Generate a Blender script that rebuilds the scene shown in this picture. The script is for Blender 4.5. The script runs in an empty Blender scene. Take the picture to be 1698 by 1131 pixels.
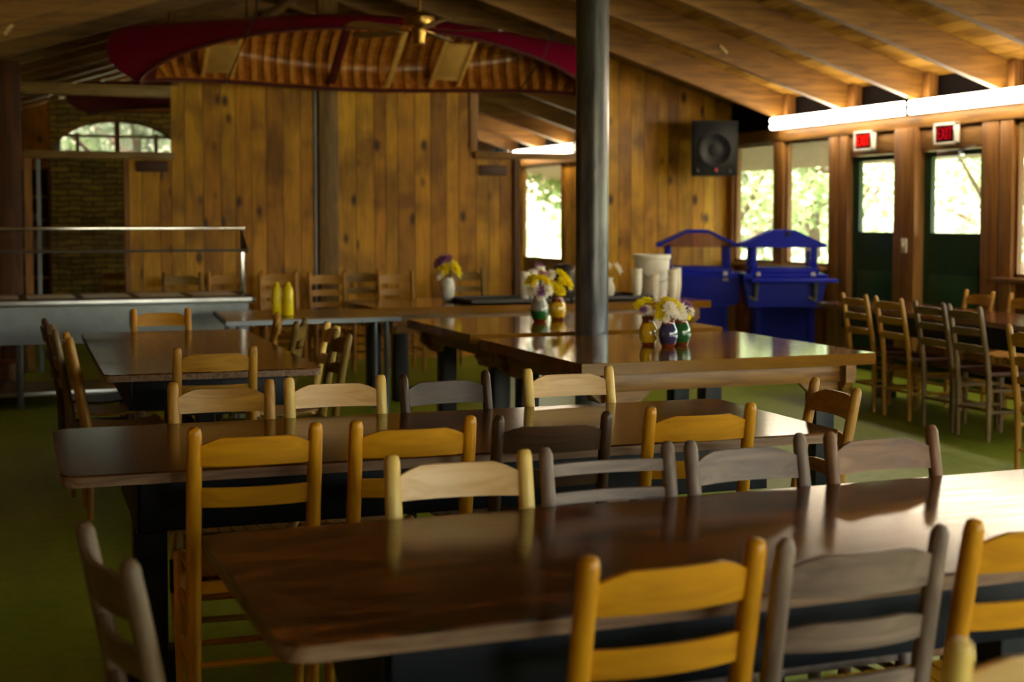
import bpy, bmesh, math, random
from mathutils import Vector, Matrix
random.seed(7)
PI = math.pi
S = bpy.context.scene
COL = S.collection

# ------------------------------------------------------------------ camera
cam_d = bpy.data.cameras.new('camera')
cam = bpy.data.objects.new('camera', cam_d)
COL.objects.link(cam)
cam.location = (0, 0, 1.45)
cam.rotation_euler = (math.radians(87.0), 0, math.radians(-20.3))
cam_d.sensor_width = 36.0
cam_d.lens = 36.0 * 2340 / 1698
cam_d.shift_y = -81.9 / 1698
cam_d.clip_start = 0.05
cam_d.clip_end = 300
cam_d.dof.use_dof = True
cam_d.dof.focus_distance = 5.0
cam_d.dof.aperture_fstop = 2.8
S.camera = cam

# ------------------------------------------------------------------ world, sun, exposure
W = bpy.data.worlds.new('World')
S.world = W
W.use_nodes = True
wn = W.node_tree
wn.nodes.clear()
wo = wn.nodes.new('ShaderNodeOutputWorld')
wb = wn.nodes.new('ShaderNodeBackground')
sky = wn.nodes.new('ShaderNodeTexSky')
sky.sky_type = 'NISHITA'
sky.sun_disc = False
sky.sun_elevation = math.radians(52)
sky.sun_rotation = math.radians(250)
sky.air_density = 1.0
sky.dust_density = 3.0
wb.inputs['Strength'].default_value = 2.5
tint = wn.nodes.new('ShaderNodeMix')
tint.data_type = 'RGBA'
tint.blend_type = 'MULTIPLY'
tint.inputs[0].default_value = 1.0
tint.inputs[7].default_value = (1.0, 0.86, 0.62, 1)      # the photograph's warm white balance
wn.links.new(sky.outputs[0], tint.inputs[6])
wn.links.new(tint.outputs[2], wb.inputs[0])
wn.links.new(wb.outputs[0], wo.inputs[0])
sun_d = bpy.data.lights.new('sun', 'SUN')
sun_d.energy = 26.0
sun_d.angle = 0.01
sun_d.color = (1.0, 0.97, 0.9)
sun = bpy.data.objects.new('sun', sun_d)
COL.objects.link(sun)
sun.rotation_euler = (math.radians(38), 0, math.radians(-65))   # from the far left, over the roof
S.view_settings.view_transform = 'Standard'
S.view_settings.look = 'None'
S.view_settings.gamma = 1.0
S.view_settings.use_curve_mapping = False
S.view_settings.exposure = 0.95
S.cycles.max_bounces = 10
S.cycles.diffuse_bounces = 5
S.cycles.glossy_bounces = 4
S.cycles.transmission_bounces = 6
S.cycles.transparent_max_bounces = 12
S.cycles.caustics_reflective = False
S.cycles.caustics_refractive = False
S.cycles.sample_clamp_indirect = 6.0
S.cycles.use_denoising = True

# ------------------------------------------------------------------ materials
def lin(h):
    h = h.lstrip('#')
    v = [int(h[i:i + 2], 16) / 255 for i in (0, 2, 4)]
    return tuple((c / 12.92 if c <= .04045 else ((c + .055) / 1.055) ** 2.4) for c in v) + (1.0,)

class NT:
    def __init__(s, name):
        s.m = bpy.data.materials.new(name)
        s.m.use_nodes = True
        s.t = s.m.node_tree
        s.t.nodes.clear()
        s.out = s.n('ShaderNodeOutputMaterial')
    def n(s, t, **k):
        x = s.t.nodes.new(t)
        for a, b in k.items():
            setattr(x, a, b)
        return x
    def l(s, a, b):
        s.t.links.new(a, b)
    def bsdf(s, rough=.5, col=None, metal=0, spec=.5, coat=0):
        b = s.n('ShaderNodeBsdfPrincipled')
        b.inputs['Roughness'].default_value = rough
        b.inputs['Metallic'].default_value = metal
        b.inputs['Specular IOR Level'].default_value = spec
        b.inputs['Coat Weight'].default_value = coat
        b.inputs['Coat Roughness'].default_value = .12
        if col:
            b.inputs['Base Color'].default_value = col
        s.l(b.outputs[0], s.out.inputs[0])
        return b
    def ramp(s, fac, stops):
        r = s.n('ShaderNodeValToRGB')
        e = r.color_ramp.elements
        while len(e) < len(stops):
            e.new(.5)
        for i, (p, c) in enumerate(stops):
            e[i].position = p
            e[i].color = c
        s.l(fac, r.inputs[0])
        return r.outputs[0]
    def coords(s, scale, which='Object', rand=True):
        tc = s.n('ShaderNodeTexCoord')
        mp = s.n('ShaderNodeMapping')
        mp.inputs['Scale'].default_value = scale
        if rand:
            oi = s.n('ShaderNodeObjectInfo')
            mu = s.n('ShaderNodeMath', operation='MULTIPLY')
            s.l(oi.outputs['Random'], mu.inputs[0])
            mu.inputs[1].default_value = 37.0
            ad = s.n('ShaderNodeVectorMath', operation='ADD')
            s.l(tc.outputs[which], ad.inputs[0])
            s.l(mu.outputs[0], ad.inputs[1])
            s.l(ad.outputs[0], mp.inputs[0])
        else:
            s.l(tc.outputs[which], mp.inputs[0])
        return mp.outputs[0]
    def noise(s, vec, scale=5, detail=3, dist=0, rough=.5):
        x = s.n('ShaderNodeTexNoise')
        x.inputs['Scale'].default_value = scale
        x.inputs['Detail'].default_value = detail
        x.inputs['Distortion'].default_value = dist
        x.inputs['Roughness'].default_value = rough
        s.l(vec, x.inputs['Vector'])
        return x.outputs['Fac']
    def mix(s, a, b, fac, mode='MIX'):
        x = s.n('ShaderNodeMix', data_type='RGBA', blend_type=mode)
        for v, i in ((fac, 0), (a, 6), (b, 7)):
            if hasattr(v, 'links'):
                s.l(v, x.inputs[i])
            else:
                x.inputs[i].default_value = v
        return x.outputs[2]
    def bump(s, h, b, strength=.2, dist=.005):
        x = s.n('ShaderNodeBump')
        x.inputs['Strength'].default_value = strength
        x.inputs['Distance'].default_value = dist
        s.l(h, x.inputs['Height'])
        s.l(x.outputs[0], b.inputs['Normal'])

AX = {'x': (1.2, 14, 14), 'y': (14, 1.2, 14), 'z': (14, 14, 1.2)}
_mc = {}
def wood(key, light, dark, axis='z', rough=.42, scale=2.2, contrast=1.0, spec=.4):
    k = key + '_' + axis
    if k in _mc:
        return _mc[k]
    t = NT(k)
    v = t.coords(AX[axis])
    f = t.noise(v, scale, 5, .9)
    c = t.ramp(f, [(.5 - .2 / contrast, lin(dark)), (.5 + .16 / contrast, lin(light))])
    b = t.bsdf(rough, spec=spec)
    t.l(c, b.inputs['Base Color'])
    t.bump(f, b, .12, .002)
    _mc[k] = t.m
    return t.m
def plain(key, col, rough=.5, metal=0, spec=.5, var=.12, coat=0):
    if key in _mc:
        return _mc[key]
    t = NT(key)
    c = lin(col)
    v = t.coords((1, 1, 1))
    f = t.noise(v, 9, 4)
    lo = tuple(x * (1 - var) for x in c[:3]) + (1,)
    hi = tuple(min(1, x * (1 + var)) for x in c[:3]) + (1,)
    b = t.bsdf(rough, metal=metal, spec=spec, coat=coat)
    t.l(t.ramp(f, [(.3, lo), (.7, hi)]), b.inputs['Base Color'])
    _mc[key] = t.m
    return t.m
def emit(key, col, strength):
    t = NT(key)
    e = t.n('ShaderNodeEmission')
    e.inputs[0].default_value = lin(col)
    e.inputs[1].default_value = strength
    t.l(e.outputs[0], t.out.inputs[0])
    return t.m
def boards(key, tones, axis='z', knots=True, rough=.4, grain=.5, spec=.22, bump=.1, blotch=.8):
    t = NT(key)
    g = t.n('ShaderNodeNewGeometry')
    base = t.ramp(g.outputs['Random Per Island'], [(i / (len(tones) - 1), lin(c)) for i, c in enumerate(tones)])
    tc = t.n('ShaderNodeTexCoord')
    off = t.n('ShaderNodeVectorMath', operation='ADD')
    mu = t.n('ShaderNodeMath', operation='MULTIPLY')
    t.l(g.outputs['Random Per Island'], mu.inputs[0])
    mu.inputs[1].default_value = 53
    t.l(tc.outputs['Object'], off.inputs[0])
    t.l(mu.outputs[0], off.inputs[1])
    mp = t.n('ShaderNodeMapping')
    mp.inputs['Scale'].default_value = {'z': (9, 9, .9), 'x': (.9, 9, 9), 'y': (9, .9, 9)}[axis]
    t.l(off.outputs[0], mp.inputs[0])
    f = t.noise(mp.outputs[0], 2.6, 6, 1.3)
    col = t.mix(base, t.ramp(f, [(.3, (.3, .24, .2, 1)), (.62, (1, 1, 1, 1))]), grain, 'MULTIPLY')
    f2 = t.noise(off.outputs[0], 1.7, 3, .6)
    col = t.mix(col, t.ramp(f2, [(.36, (.36, .3, .2, 1)), (.58, (1, 1, 1, 1))]), blotch, 'MULTIPLY')
    if knots:
        mk = t.n('ShaderNodeMapping')
        mk.inputs['Scale'].default_value = {'z': (3.4, 3.4, 1.9), 'x': (1.9, 3.4, 3.4), 'y': (3.4, 1.9, 3.4)}[axis]
        t.l(off.outputs[0], mk.inputs[0])
        vo = t.n('ShaderNodeTexVoronoi')
        vo.inputs['Scale'].default_value = 1.25
        t.l(mk.outputs[0], vo.inputs['Vector'])
        kk = t.ramp(vo.outputs['Distance'], [(.09, (.1, .05, .02, 1)), (.2, (1, 1, 1, 1))])
        col = t.mix(col, kk, .95, 'MULTIPLY')
    b = t.bsdf(rough, spec=spec)
    t.l(col, b.inputs['Base Color'])
    t.bump(f, b, bump, .003)
    return t.m

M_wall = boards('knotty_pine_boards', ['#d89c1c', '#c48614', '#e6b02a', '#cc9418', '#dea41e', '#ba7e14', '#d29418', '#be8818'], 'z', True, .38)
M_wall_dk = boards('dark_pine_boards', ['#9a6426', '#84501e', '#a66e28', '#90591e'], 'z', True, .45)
M_ceil = boards('ceiling_boards', ['#ac8238', '#9e762e', '#b48a40', '#a67c34'], 'y', False, .6, .4, .04)
M_beam = wood('rafter_wood', '#94682a', '#6a481a', 'x', .5, 1.6)
M_beam_y = wood('rafter_wood', '#94682a', '#6a481a', 'y', .5, 1.6)
M_post = wood('stud_wood', '#a07034', '#764c24', 'z', .5, 1.6)
M_post_dk = wood('dark_post_wood', '#5e3418', '#3a1f0e', 'z', .55, 1.4)
M_trim = wood('trim_wood', '#8f7440', '#6d5428', 'x', .5)
M_trim_y = wood('trim_wood', '#9c7440', '#74502a', 'y', .5)
M_black = plain('black_paint', '#0c0c10', .45, spec=.3)
M_navy = plain('navy_paint', '#070a18', .5, spec=.25, var=.3)
M_steel = plain('brushed_steel', '#b4b8c0', .3, 1.0)
M_chrome = plain('chrome', '#d8d8da', .15, 1.0)
M_greymetal = plain('grey_metal', '#6c727c', .4, .6)
M_white = plain('white_plastic', '#f4f0e4', .45)
M_foam = plain('foam_white', '#f0ead8', .7)
M_red = plain('canoe_red', '#78062e', .32, var=.08, coat=.2)
M_redtrim = plain('canoe_trim', '#4a0c16', .4)
M_blue = plain('blue_plastic', '#1624b0', .5, var=.05, spec=.2)
M_bluedk = plain('blue_plastic_panel', '#101a8a', .55, var=.05, spec=.15)
M_doorgreen = plain('dark_green_paint', '#26482e', .45, spec=.25)
M_brass = plain('brass', '#b08a48', .28, 1.0)
M_blade = plain('fan_blade_brown', '#5a3c24', .35)
M_leather = plain('leather_seat', '#4a2016', .4)
M_brownsign = plain('brown_plaque', '#4a2a1a', .6)
M_spkr = plain('speaker_black', '#0c0c0e', .55, spec=.3)
M_cone = plain('speaker_cone', '#101012', .5, spec=.3)
M_yplastic = plain('yellow_squeeze_plastic', '#ffe412', .35, var=.04)
M_rope = plain('dark_cord', '#1a1712', .8)

def mat_floor():
    t = NT('green_painted_floor')
    v = t.coords((1, 1, 1), rand=False)
    f = t.noise(v, 1.1, 5, .4)
    c = t.ramp(f, [(.3, lin('#7a9018')), (.7, lin('#98aa36'))])
    f2 = t.noise(v, 14, 5)
    c = t.mix(c, t.ramp(f2, [(.35, (.72, .72, .68, 1)), (.55, (1, 1, 1, 1))]), .6, 'MULTIPLY')
    b = t.bsdf(.42, spec=.25)
    t.l(c, b.inputs['Base Color'])
    t.bump(f2, b, .06, .004)
    return t.m
M_floor = mat_floor()

def mat_tabletop():
    t = NT('dark_varnished_top')
    v = t.coords((1.0, 3.4, 3.4))
    f = t.noise(v, 3.2, 6, 1.6)
    c = t.ramp(f, [(.32, lin('#261004')), (.48, lin('#482209')), (.66, lin('#7e4418'))])
    b = t.bsdf(.2, spec=.32)
    t.l(c, b.inputs['Base Color'])
    f3 = t.noise(t.coords((2, 30, 30)), 2, 3)
    t.l(t.ramp(f3, [(.3, (.13, .13, .13, 1)), (.7, (.19, .19, .19, 1))]), b.inputs['Roughness'])
    return t.m
M_top = mat_tabletop()
M_edge = wood('worn_table_edge', '#8a6a4e', '#5c3c22', 'x', .5, 3)
M_edge_y = wood('worn_table_edge', '#8a6a4e', '#5c3c22', 'y', .5, 3)
M_plank = boards('varnished_plank_top', ['#8a5a18', '#845614', '#8e5e1a', '#865816'], 'x', False, .1, .4, .6, .015, .2)
M_plankedge = wood('plank_edge', '#95682f', '#6a441c', 'x', .4, 2)
M_plankleg = wood('plank_leg', '#8f6a38', '#6a4a22', 'z', .45, 2)

def mat_stone():
    t = NT('dry_stacked_stone')
    v = t.coords((1, 1, 1), rand=False)
    vx = t.n('ShaderNodeVectorMath', operation='ADD')
    nz = t.n('ShaderNodeTexNoise')
    nz.inputs['Scale'].default_value = 3
    t.l(v, nz.inputs['Vector'])
    sc = t.n('ShaderNodeVectorMath', operation='SCALE')
    sc.inputs['Scale'].default_value = .1
    t.l(nz.outputs['Color'], sc.inputs[0])
    t.l(v, vx.inputs[0])
    t.l(sc.outputs[0], vx.inputs[1])
    sw = t.n('ShaderNodeSeparateXYZ')
    t.l(vx.outputs[0], sw.inputs[0])
    cb = t.n('ShaderNodeCombineXYZ')
    t.l(sw.outputs[0], cb.inputs[0])
    t.l(sw.outputs[2], cb.inputs[1])
    br = t.n('ShaderNodeTexBrick')
    br.inputs['Scale'].default_value = 1
    br.inputs['Brick Width'].default_value = .3
    br.inputs['Row Height'].default_value = .075
    br.inputs['Mortar Size'].default_value = .008
    br.inputs['Color1'].default_value = lin('#c4a24a')
    br.inputs['Color2'].default_value = lin('#8a7238')
    br.inputs['Mortar'].default_value = lin('#1e170c')
    t.l(cb.outputs[0], br.inputs['Vector'])
    f = t.noise(v, 8, 4)
    c = t.mix(br.outputs['Color'], t.ramp(f, [(.3, (.5, .47, .42, 1)), (.7, (1, 1, 1, 1))]), .8, 'MULTIPLY')
    b = t.bsdf(.8)
    t.l(c, b.inputs['Base Color'])
    t.bump(br.outputs['Fac'], b, .6, -.02)
    return t.m
M_stone = mat_stone()

def mat_glass(key, haze=0.0, col=(1, 1, 1, 1)):
    t = NT(key)
    tr = t.n('ShaderNodeBsdfTransparent')
    tr.inputs[0].default_value = col
    gl = t.n('ShaderNodeBsdfGlossy')
    gl.inputs['Roughness'].default_value = .03
    lw = t.n('ShaderNodeLayerWeight')
    lw.inputs[0].default_value = .5
    pw = t.n('ShaderNodeMath', operation='POWER')
    t.l(lw.outputs['Facing'], pw.inputs[0])
    pw.inputs[1].default_value = 4.0
    fr = t.n('ShaderNodeMath', operation='MULTIPLY_ADD')
    t.l(pw.outputs[0], fr.inputs[0])
    fr.inputs[1].default_value = .6
    fr.inputs[2].default_value = .025
    mx = t.n('ShaderNodeMixShader')
    t.l(fr.outputs[0], mx.inputs[0])
    t.l(tr.outputs[0], mx.inputs[1])
    t.l(gl.outputs[0], mx.inputs[2])
    o = mx.outputs[0]
    if haze:
        df = t.n('ShaderNodeBsdfDiffuse')
        df.inputs[0].default_value = lin('#8a8378')
        tl = t.n('ShaderNodeBsdfTranslucent')
        tl.inputs[0].default_value = lin('#9a9284')
        m1 = t.n('ShaderNodeMixShader')
        m1.inputs[0].default_value = .5
        t.l(df.outputs[0], m1.inputs[1])
        t.l(tl.outputs[0], m1.inputs[2])
        m2 = t.n('ShaderNodeMixShader')
        m2.inputs[0].default_value = haze
        t.l(o, m2.inputs[1])
        t.l(m1.outputs[0], m2.inputs[2])
        o = m2.outputs[0]
    t.l(o, t.out.inputs[0])
    return t.m
M_glass = mat_glass('clear_glass')
M_screen = mat_glass('screened_glass', .2)
M_acrylic = mat_glass('clear_acrylic', .06)
M_smoke = mat_glass('smoky_acrylic', .05, (.62, .6, .56, 1))

def mat_leaf(key, c1, c2):
    t = NT(key)
    g = t.n('ShaderNodeNewGeometry')
    c = t.ramp(g.outputs['Random Per Island'], [(0, lin(c1)), (1, lin(c2))])
    d = t.n('ShaderNodeBsdfDiffuse')
    tl = t.n('ShaderNodeBsdfTranslucent')
    t.l(c, d.inputs[0])
    t.l(c, tl.inputs[0])
    m = t.n('ShaderNodeMixShader')
    m.inputs[0].default_value = .4
    t.l(d.outputs[0], m.inputs[1])
    t.l(tl.outputs[0], m.inputs[2])
    t.l(m.outputs[0], t.out.inputs[0])
    return t.m
M_leaf = mat_leaf('leaf_green', '#7c9c62', '#c4d4a4')
M_leaf2 = mat_leaf('leaf_bluegreen', '#6a7c62', '#b4bea4')
M_bark = wood('bark', '#6a5a48', '#41362a', 'z', .9)
M_ground = plain('gravel_ground', '#84886a', .9)
M_soffit = plain('soffit_board', '#a88a78', .7)
M_tube = emit('fluorescent_tube_glow', '#ffeccc', 17.0)
M_exit = emit('exit_letter_glow', '#ff1c10', 1.1)
M_exit_dim = emit('exit_letter_dim', '#e01020', .45)
M_signdark = plain('exit_face_dark', '#1c0204', .5, spec=.2)
M_pan = plain('pan_bright_reflection', '#f4f0e4', .4)  # bright reflection on the steel pans put into a white colour

# ------------------------------------------------------------------ mesh builder
class MB:
    def __init__(s):
        s.bm = bmesh.new()
    def _mi(s, faces, mi):
        for f in faces:
            f.material_index = mi
    def box(s, c, d, rot=None, bev=0, mi=0):
        r = bmesh.ops.create_cube(s.bm, size=1)
        vs = r['verts']
        bmesh.ops.scale(s.bm, vec=d, verts=vs)
        fs = list({f for v in vs for f in v.link_faces})
        s._mi(fs, mi)
        if bev:
            es = list({e for v in vs for e in v.link_edges})
            q = bmesh.ops.bevel(s.bm, geom=es, offset=bev, segments=2, affect='EDGES', profile=.5)
            vs = list({v for f in q['faces'] for v in f.verts} | {v for v in vs if v.is_valid})
            s._mi(q['faces'], mi)
        if rot is not None:
            bmesh.ops.rotate(s.bm, cent=(0, 0, 0), matrix=rot, verts=vs)
        bmesh.ops.translate(s.bm, vec=c, verts=vs)
        return s
    def tube(s, pts, r, seg=10, mi=0, flat=1.0, cap=True, ref=None):
        pts = [Vector(p) for p in pts]
        rr = r if isinstance(r, (list, tuple)) else [r] * len(pts)
        rings = []
        up = Vector(ref) if ref else None
        for i, p in enumerate(pts):
            t = (pts[min(i + 1, len(pts) - 1)] - pts[max(i - 1, 0)]).normalized()
            a = up if up else (Vector((0, 0, 1)) if abs(t.z) < .9 else Vector((1, 0, 0)))
            u = t.cross(a).normalized()
            w = u.cross(t).normalized()
            rings.append([s.bm.verts.new(p + (u * math.cos(2 * PI * k / seg) + w * math.sin(2 * PI * k / seg) * flat) * rr[i]) for k in range(seg)])
        fs = []
        for a, b in zip(rings, rings[1:]):
            for k in range(seg):
                fs.append(s.bm.faces.new((a[k], a[(k + 1) % seg], b[(k + 1) % seg], b[k])))
        if cap:
            fs.append(s.bm.faces.new(rings[0][::-1]))
            fs.append(s.bm.faces.new(rings[-1]))
        s._mi(fs, mi)
        return s
    def lathe(s, prof, c=(0, 0, 0), seg=20, mi=0, caps=True):
        rings = [[s.bm.verts.new((c[0] + r * math.cos(2 * PI * k / seg), c[1] + r * math.sin(2 * PI * k / seg), c[2] + z)) for k in range(seg)] for r, z in prof]
        fs = []
        for a, b in zip(rings, rings[1:]):
            for k in range(seg):
                fs.append(s.bm.faces.new((a[k], a[(k + 1) % seg], b[(k + 1) % seg], b[k])))
        if caps:
            fs.append(s.bm.faces.new(rings[0][::-1]))
            fs.append(s.bm.faces.new(rings[-1]))
        s._mi(fs, mi)
        return s
    def prism(s, poly, o, u, v, w, mi=0):
        o, u, v, w = Vector(o), Vector(u), Vector(v), Vector(w)
        a = [s.bm.verts.new(o + u * p[0] + v * p[1]) for p in poly]
        b = [s.bm.verts.new(x.co + w) for x in a]
        n = len(a)
        fs = [s.bm.faces.new(a[::-1]), s.bm.faces.new(b)]
        for k in range(n):
            fs.append(s.bm.faces.new((a[k], a[(k + 1) % n], b[(k + 1) % n], b[k])))
        s._mi(fs, mi)
        return s
    def grid(s, rows, mi=0, closed=False):
        R = [[s.bm.verts.new(p) for p in r] for r in rows]
        fs = []
        for a, b in zip(R, R[1:]):
            n = len(a)
            for k in range(n if closed else n - 1):
                fs.append(s.bm.faces.new((a[k], a[(k + 1) % n], b[(k + 1) % n], b[k])))
        s._mi(fs, mi)
        return s
    def build(s, name, mats, parent=None, smooth=35):
        bmesh.ops.recalc_face_normals(s.bm, faces=s.bm.faces)
        me = bpy.data.meshes.new(name)
        s.bm.to_mesh(me)
        s.bm.free()
        for m in (mats if isinstance(mats, (list, tuple)) else [mats]):
            me.materials.append(m)
        if smooth:
            me.polygons.foreach_set('use_smooth', [True] * len(me.polygons))
            me.set_sharp_from_angle(angle=math.radians(smooth))
        o = bpy.data.objects.new(name, me)
        COL.objects.link(o)
        if parent:
            o.parent = parent
        return o

def tag(o, label, cat, group=None, kind=None):
    o['label'] = label
    o['category'] = cat
    if group:
        o['group'] = group
    if kind:
        o['kind'] = kind
    return o
def thing(name, label, cat, loc=(0, 0, 0), rz=0, group=None):
    o = bpy.data.objects.new(name, None)
    o.empty_display_size = .1
    COL.objects.link(o)
    o.location = loc
    o.rotation_euler = (0, 0, rz)
    return tag(o, label, cat, group)
def dup(root, label, loc, rz=0, group=None):
    r = root.copy()
    COL.objects.link(r)
    r.location = loc
    r.rotation_euler = (0, 0, rz)
    r['label'] = label
    if group:
        r['group'] = group
    for ch in list(root.children):
        c = ch.copy()
        COL.objects.link(c)
        c.parent = r
        for g in ch.children:
            d = g.copy()
            COL.objects.link(d)
            d.parent = c
    return r
def struct(name, mb, mats, label=None, cat=None, parent=None, smooth=30):
    o = mb.build(name, mats, parent, smooth)
    if parent is None:
        o['kind'] = 'structure'
        o['label'] = label or name.replace('_', ' ')
        o['category'] = cat or 'structure'
    return o

# ------------------------------------------------------------------ the shell
RX, LX, BY, NY, FY = 7.8, -1.4, 14.0, -3.2, 23.0
RIDGE = 3.2
SL = .317
def zb(x):            # underside of the rafters
    return 2.45 + SL * (RX - RIDGE - abs(x - RIDGE))
RH = .26             # rafter depth measured upright
def zc(x):
    return zb(x) + RH

m = MB()
m.box(((RX + LX) / 2, (NY + FY) / 2, -.06), (RX - LX + .3, FY - NY + .3, .12))
struct('floor', m, M_floor, 'green painted concrete floor of the dining hall', 'floor')
m = MB()
m.box((10, 12, -.22), (90, 110, .1))
struct('ground', m, M_ground, 'pale ground outside the hall', 'ground')

def board_wall(name, x0, x1, ztop, zbot, y, th, mats, label, seed, widths=(.12, .19), alongy=False, gap=.006):
    """upright boards with open joints between them, over a dark backing"""
    rnd = random.Random(seed)
    mb = MB()
    x = x0
    while x < x1 - .001:
        w = min(rnd.uniform(*widths), x1 - x)
        if x1 - x - w < .05:
            w = x1 - x
        a, b = x + gap / 2, x + w - gap / 2
        f = ztop if callable(ztop) else (lambda q: ztop)
        poly = [(a, zbot), (b, zbot), (b, f(b)), (a, f(a))]
        if not alongy:
            mb.prism(poly, (0, y, 0), (1, 0, 0), (0, 0, 1), (0, th, 0))
        else:
            mb.prism(poly, (y, 0, 0), (0, 1, 0), (0, 0, 1), (th, 0, 0))
        x += w
    return struct(name, mb, mats, label, 'wall', smooth=0)

T = .05
# back wall: three runs of knotty pine around the openings
ZT = 3.12
board_wall('wall_back', 1.66, 3.10, ZT, 0, BY, T, M_wall, 'knotty pine board wall between the left opening and the centre post', 1)
board_wall('wall_back_right', 3.31, 4.78, ZT, 0, BY, T, M_wall, 'knotty pine board wall right of the centre post', 2)
board_wall('wall_back_corner', 6.12, RX, lambda x: zc(x) - .01, 0, BY, T, M_wall, 'bright knotty pine board wall in the right corner', 3)
board_wall('wall_back_door_side', 4.78, 5.24, 2.07, 0, BY, T, M_wall, 'knotty pine boards left of the right hand doorway', 4)
board_wall('wall_back_low', 1.22, 1.66, 2.02, 0, BY, T, M_wall, 'knotty pine boards under the interior window', 5)
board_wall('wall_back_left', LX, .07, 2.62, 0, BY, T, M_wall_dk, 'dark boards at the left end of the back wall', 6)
m = MB(); m.box((3.205, BY, (zb(3.2)) / 2), (.2, .09, zb(3.2)), bev=.006)
struct('trim_1', m, wood('centre_post', '#8a6a34', '#5e4420', 'z', .5), 'broad dull brown centre post on the back wall', 'post')
m = MB(); m.box((3.075, BY - .012, 1.56), (.016, .02, 3.1))
struct('trim_2', m, M_greymetal, 'thin grey conduit running up beside the centre post', 'conduit')
m = MB(); m.box((.18, BY - .02, 1.45), (.22, .2, 2.9), bev=.008)
struct('trim_3', m, M_post_dk, 'dark square timber post at far left', 'post')
def bar(name, a, b, sz, mat, label, cat='trim'):
    a, b = Vector(a), Vector(b)
    mb = MB()
    d = b - a
    q = d.to_track_quat('X', 'Z').to_matrix()
    mb.box((a + b) / 2, (d.length, sz[0], sz[1]), rot=q, bev=.004)
    return struct(name, mb, mat, label, cat)
bar('trim_4', (.29, BY - .01, 2.66), (1.66, BY - .01, 2.66), (.1, .11), M_trim, 'dull horizontal board above the interior window', 'rail')
bar('trim_5', (.29, BY - .01, 2.045), (1.69, BY - .01, 2.045), (.1, .07), M_trim, 'wooden rail under the interior window', 'rail')
bar('trim_6', (4.75, BY - .01, 2.1), (6.14, BY - .01, 2.1), (.1, .07), M_beam, 'wooden header rail over the right doorway', 'rail')
bar('trim_7', (1.64, BY + .02, 3.15), (6.2, BY + .02, 3.15), (.1, .09), M_trim, 'tie rail along the top of the pine boards', 'rail')
for i, (x, z0) in enumerate(((1.70, 2.72), (2.45, 3.19), (4.75, 2.14), (6.1, 0))):
    mb = MB(); mb.box((x, BY + .02, (z0 + zb(x)) / 2), (.09, .08, zb(x) - z0), bev=.004)
    struct('trim_%d' % (8 + i), mb, M_post, ['short post in the gable at left', 'gable post behind the canoe', 'post left of the right interior window', 'jamb post at the right doorway'][i], 'post')
mb = MB(); mb.box((.345, BY, 1.005), (.07, .1, 2.01)); struct('trim_12', mb, M_post, 'left jamb of the passage to the fireplace room', 'jamb')
mb = MB(); mb.box((5.22, BY, 1.03), (.06, .1, 2.06)); struct('trim_13', mb, M_post_dk, 'dark left jamb of the right doorway', 'jamb')
mb = MB(); mb.box((1.24, BY + .01, 1.005), (.05, .1, 2.01)); struct('trim_14', mb, M_post, 'right jamb of the passage to the fireplace room', 'jamb')
mb = MB(); mb.box((.44, BY + .02, 1.0), (.035, .06, 2.0)); struct('trim_15', mb, M_greymetal, 'thin upright strip inside the left passage', 'jamb')
# interior window panes in the back wall
mb = MB(); mb.box((.975, BY + .03, 2.345), (1.36, .006, .53))
struct('window_1', mb, M_glass, 'interior window above the left passage, showing the fireplace room', 'window')
mb = MB(); mb.box((5.42, BY + .03, 2.6), (1.27, .006, .92))
struct('window_2', mb, M_glass, 'interior window above the right doorway', 'window')

# right wall
posts = [(13.94, .12), (12.915, .19), (11.88, .17), (11.70, .14), (10.685, .31), (9.58, .2), (9.38, .15), (8.3, .19), (7.2, .17), (6.06, .19), (4.9, .17), (3.76, .17), (2.6, .17), (1.45, .17), (.3, .17), (-.85, .17), (-2.0, .17), (-3.1, .17)]
for i, (y, w) in enumerate(posts):
    mb = MB()
    d = .16 if i in (4,) else .12
    z0 = 0 if i in (0, 2, 3, 4, 5, 6) else .94
    mb.box((RX - d / 2 + .06, y, (z0 + 2.25) / 2), (d, w, 2.25 - z0), bev=.005)
    struct('trim_%d' % (20 + i), mb, M_post, 'upright wall stud on the right wall, number %d from the far corner' % (i + 1), 'stud')
def win(n, y0, y1, mat, label, z0=.97, z1=2.24, x=RX):
    mb = MB(); mb.box((x, (y0 + y1) / 2, (z0 + z1) / 2), (.006, y1 - y0, z1 - z0))
    o = struct('window_%d' % n, mb, mat, label, 'window')
    mb = MB()
    mb.box((x, y0 + .02, (z0 + z1) / 2), (.05, .04, z1 - z0)); mb.box((x, y1 - .02, (z0 + z1) / 2), (.05, .04, z1 - z0))
    mb.box((x, (y0 + y1) / 2, z1 - .015), (.05, y1 - y0, .03)); mb.box((x, (y0 + y1) / 2, z0 + .01), (.05, y1 - y0, .03))
    f = mb.build('window_frame', M_post, None, 0)
    f.parent = o
    return o
win(3, 13.01, 13.88, M_screen, 'hazy screened window beside the far right corner')
win(4, 11.965, 12.82, M_screen, 'screened window between the corner window and the left exit door')
win(5, 8.395, 9.305, M_screen, 'window at the right edge beyond the right exit door')
ys = [p[0] for p in posts[7:]]
for k in range(len(ys) - 1):
    win(6 + k, ys[k + 1] + .09, ys[k] - .1, M_glass, 'right wall window out of frame, bay %d towards the camera' % (k + 1))
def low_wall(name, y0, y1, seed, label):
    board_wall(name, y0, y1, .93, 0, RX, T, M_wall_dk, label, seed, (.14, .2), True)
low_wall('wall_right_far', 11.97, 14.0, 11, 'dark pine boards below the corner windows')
low_wall('wall_right_near', NY, 9.5, 12, 'dark pine boards below the near right windows')
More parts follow.
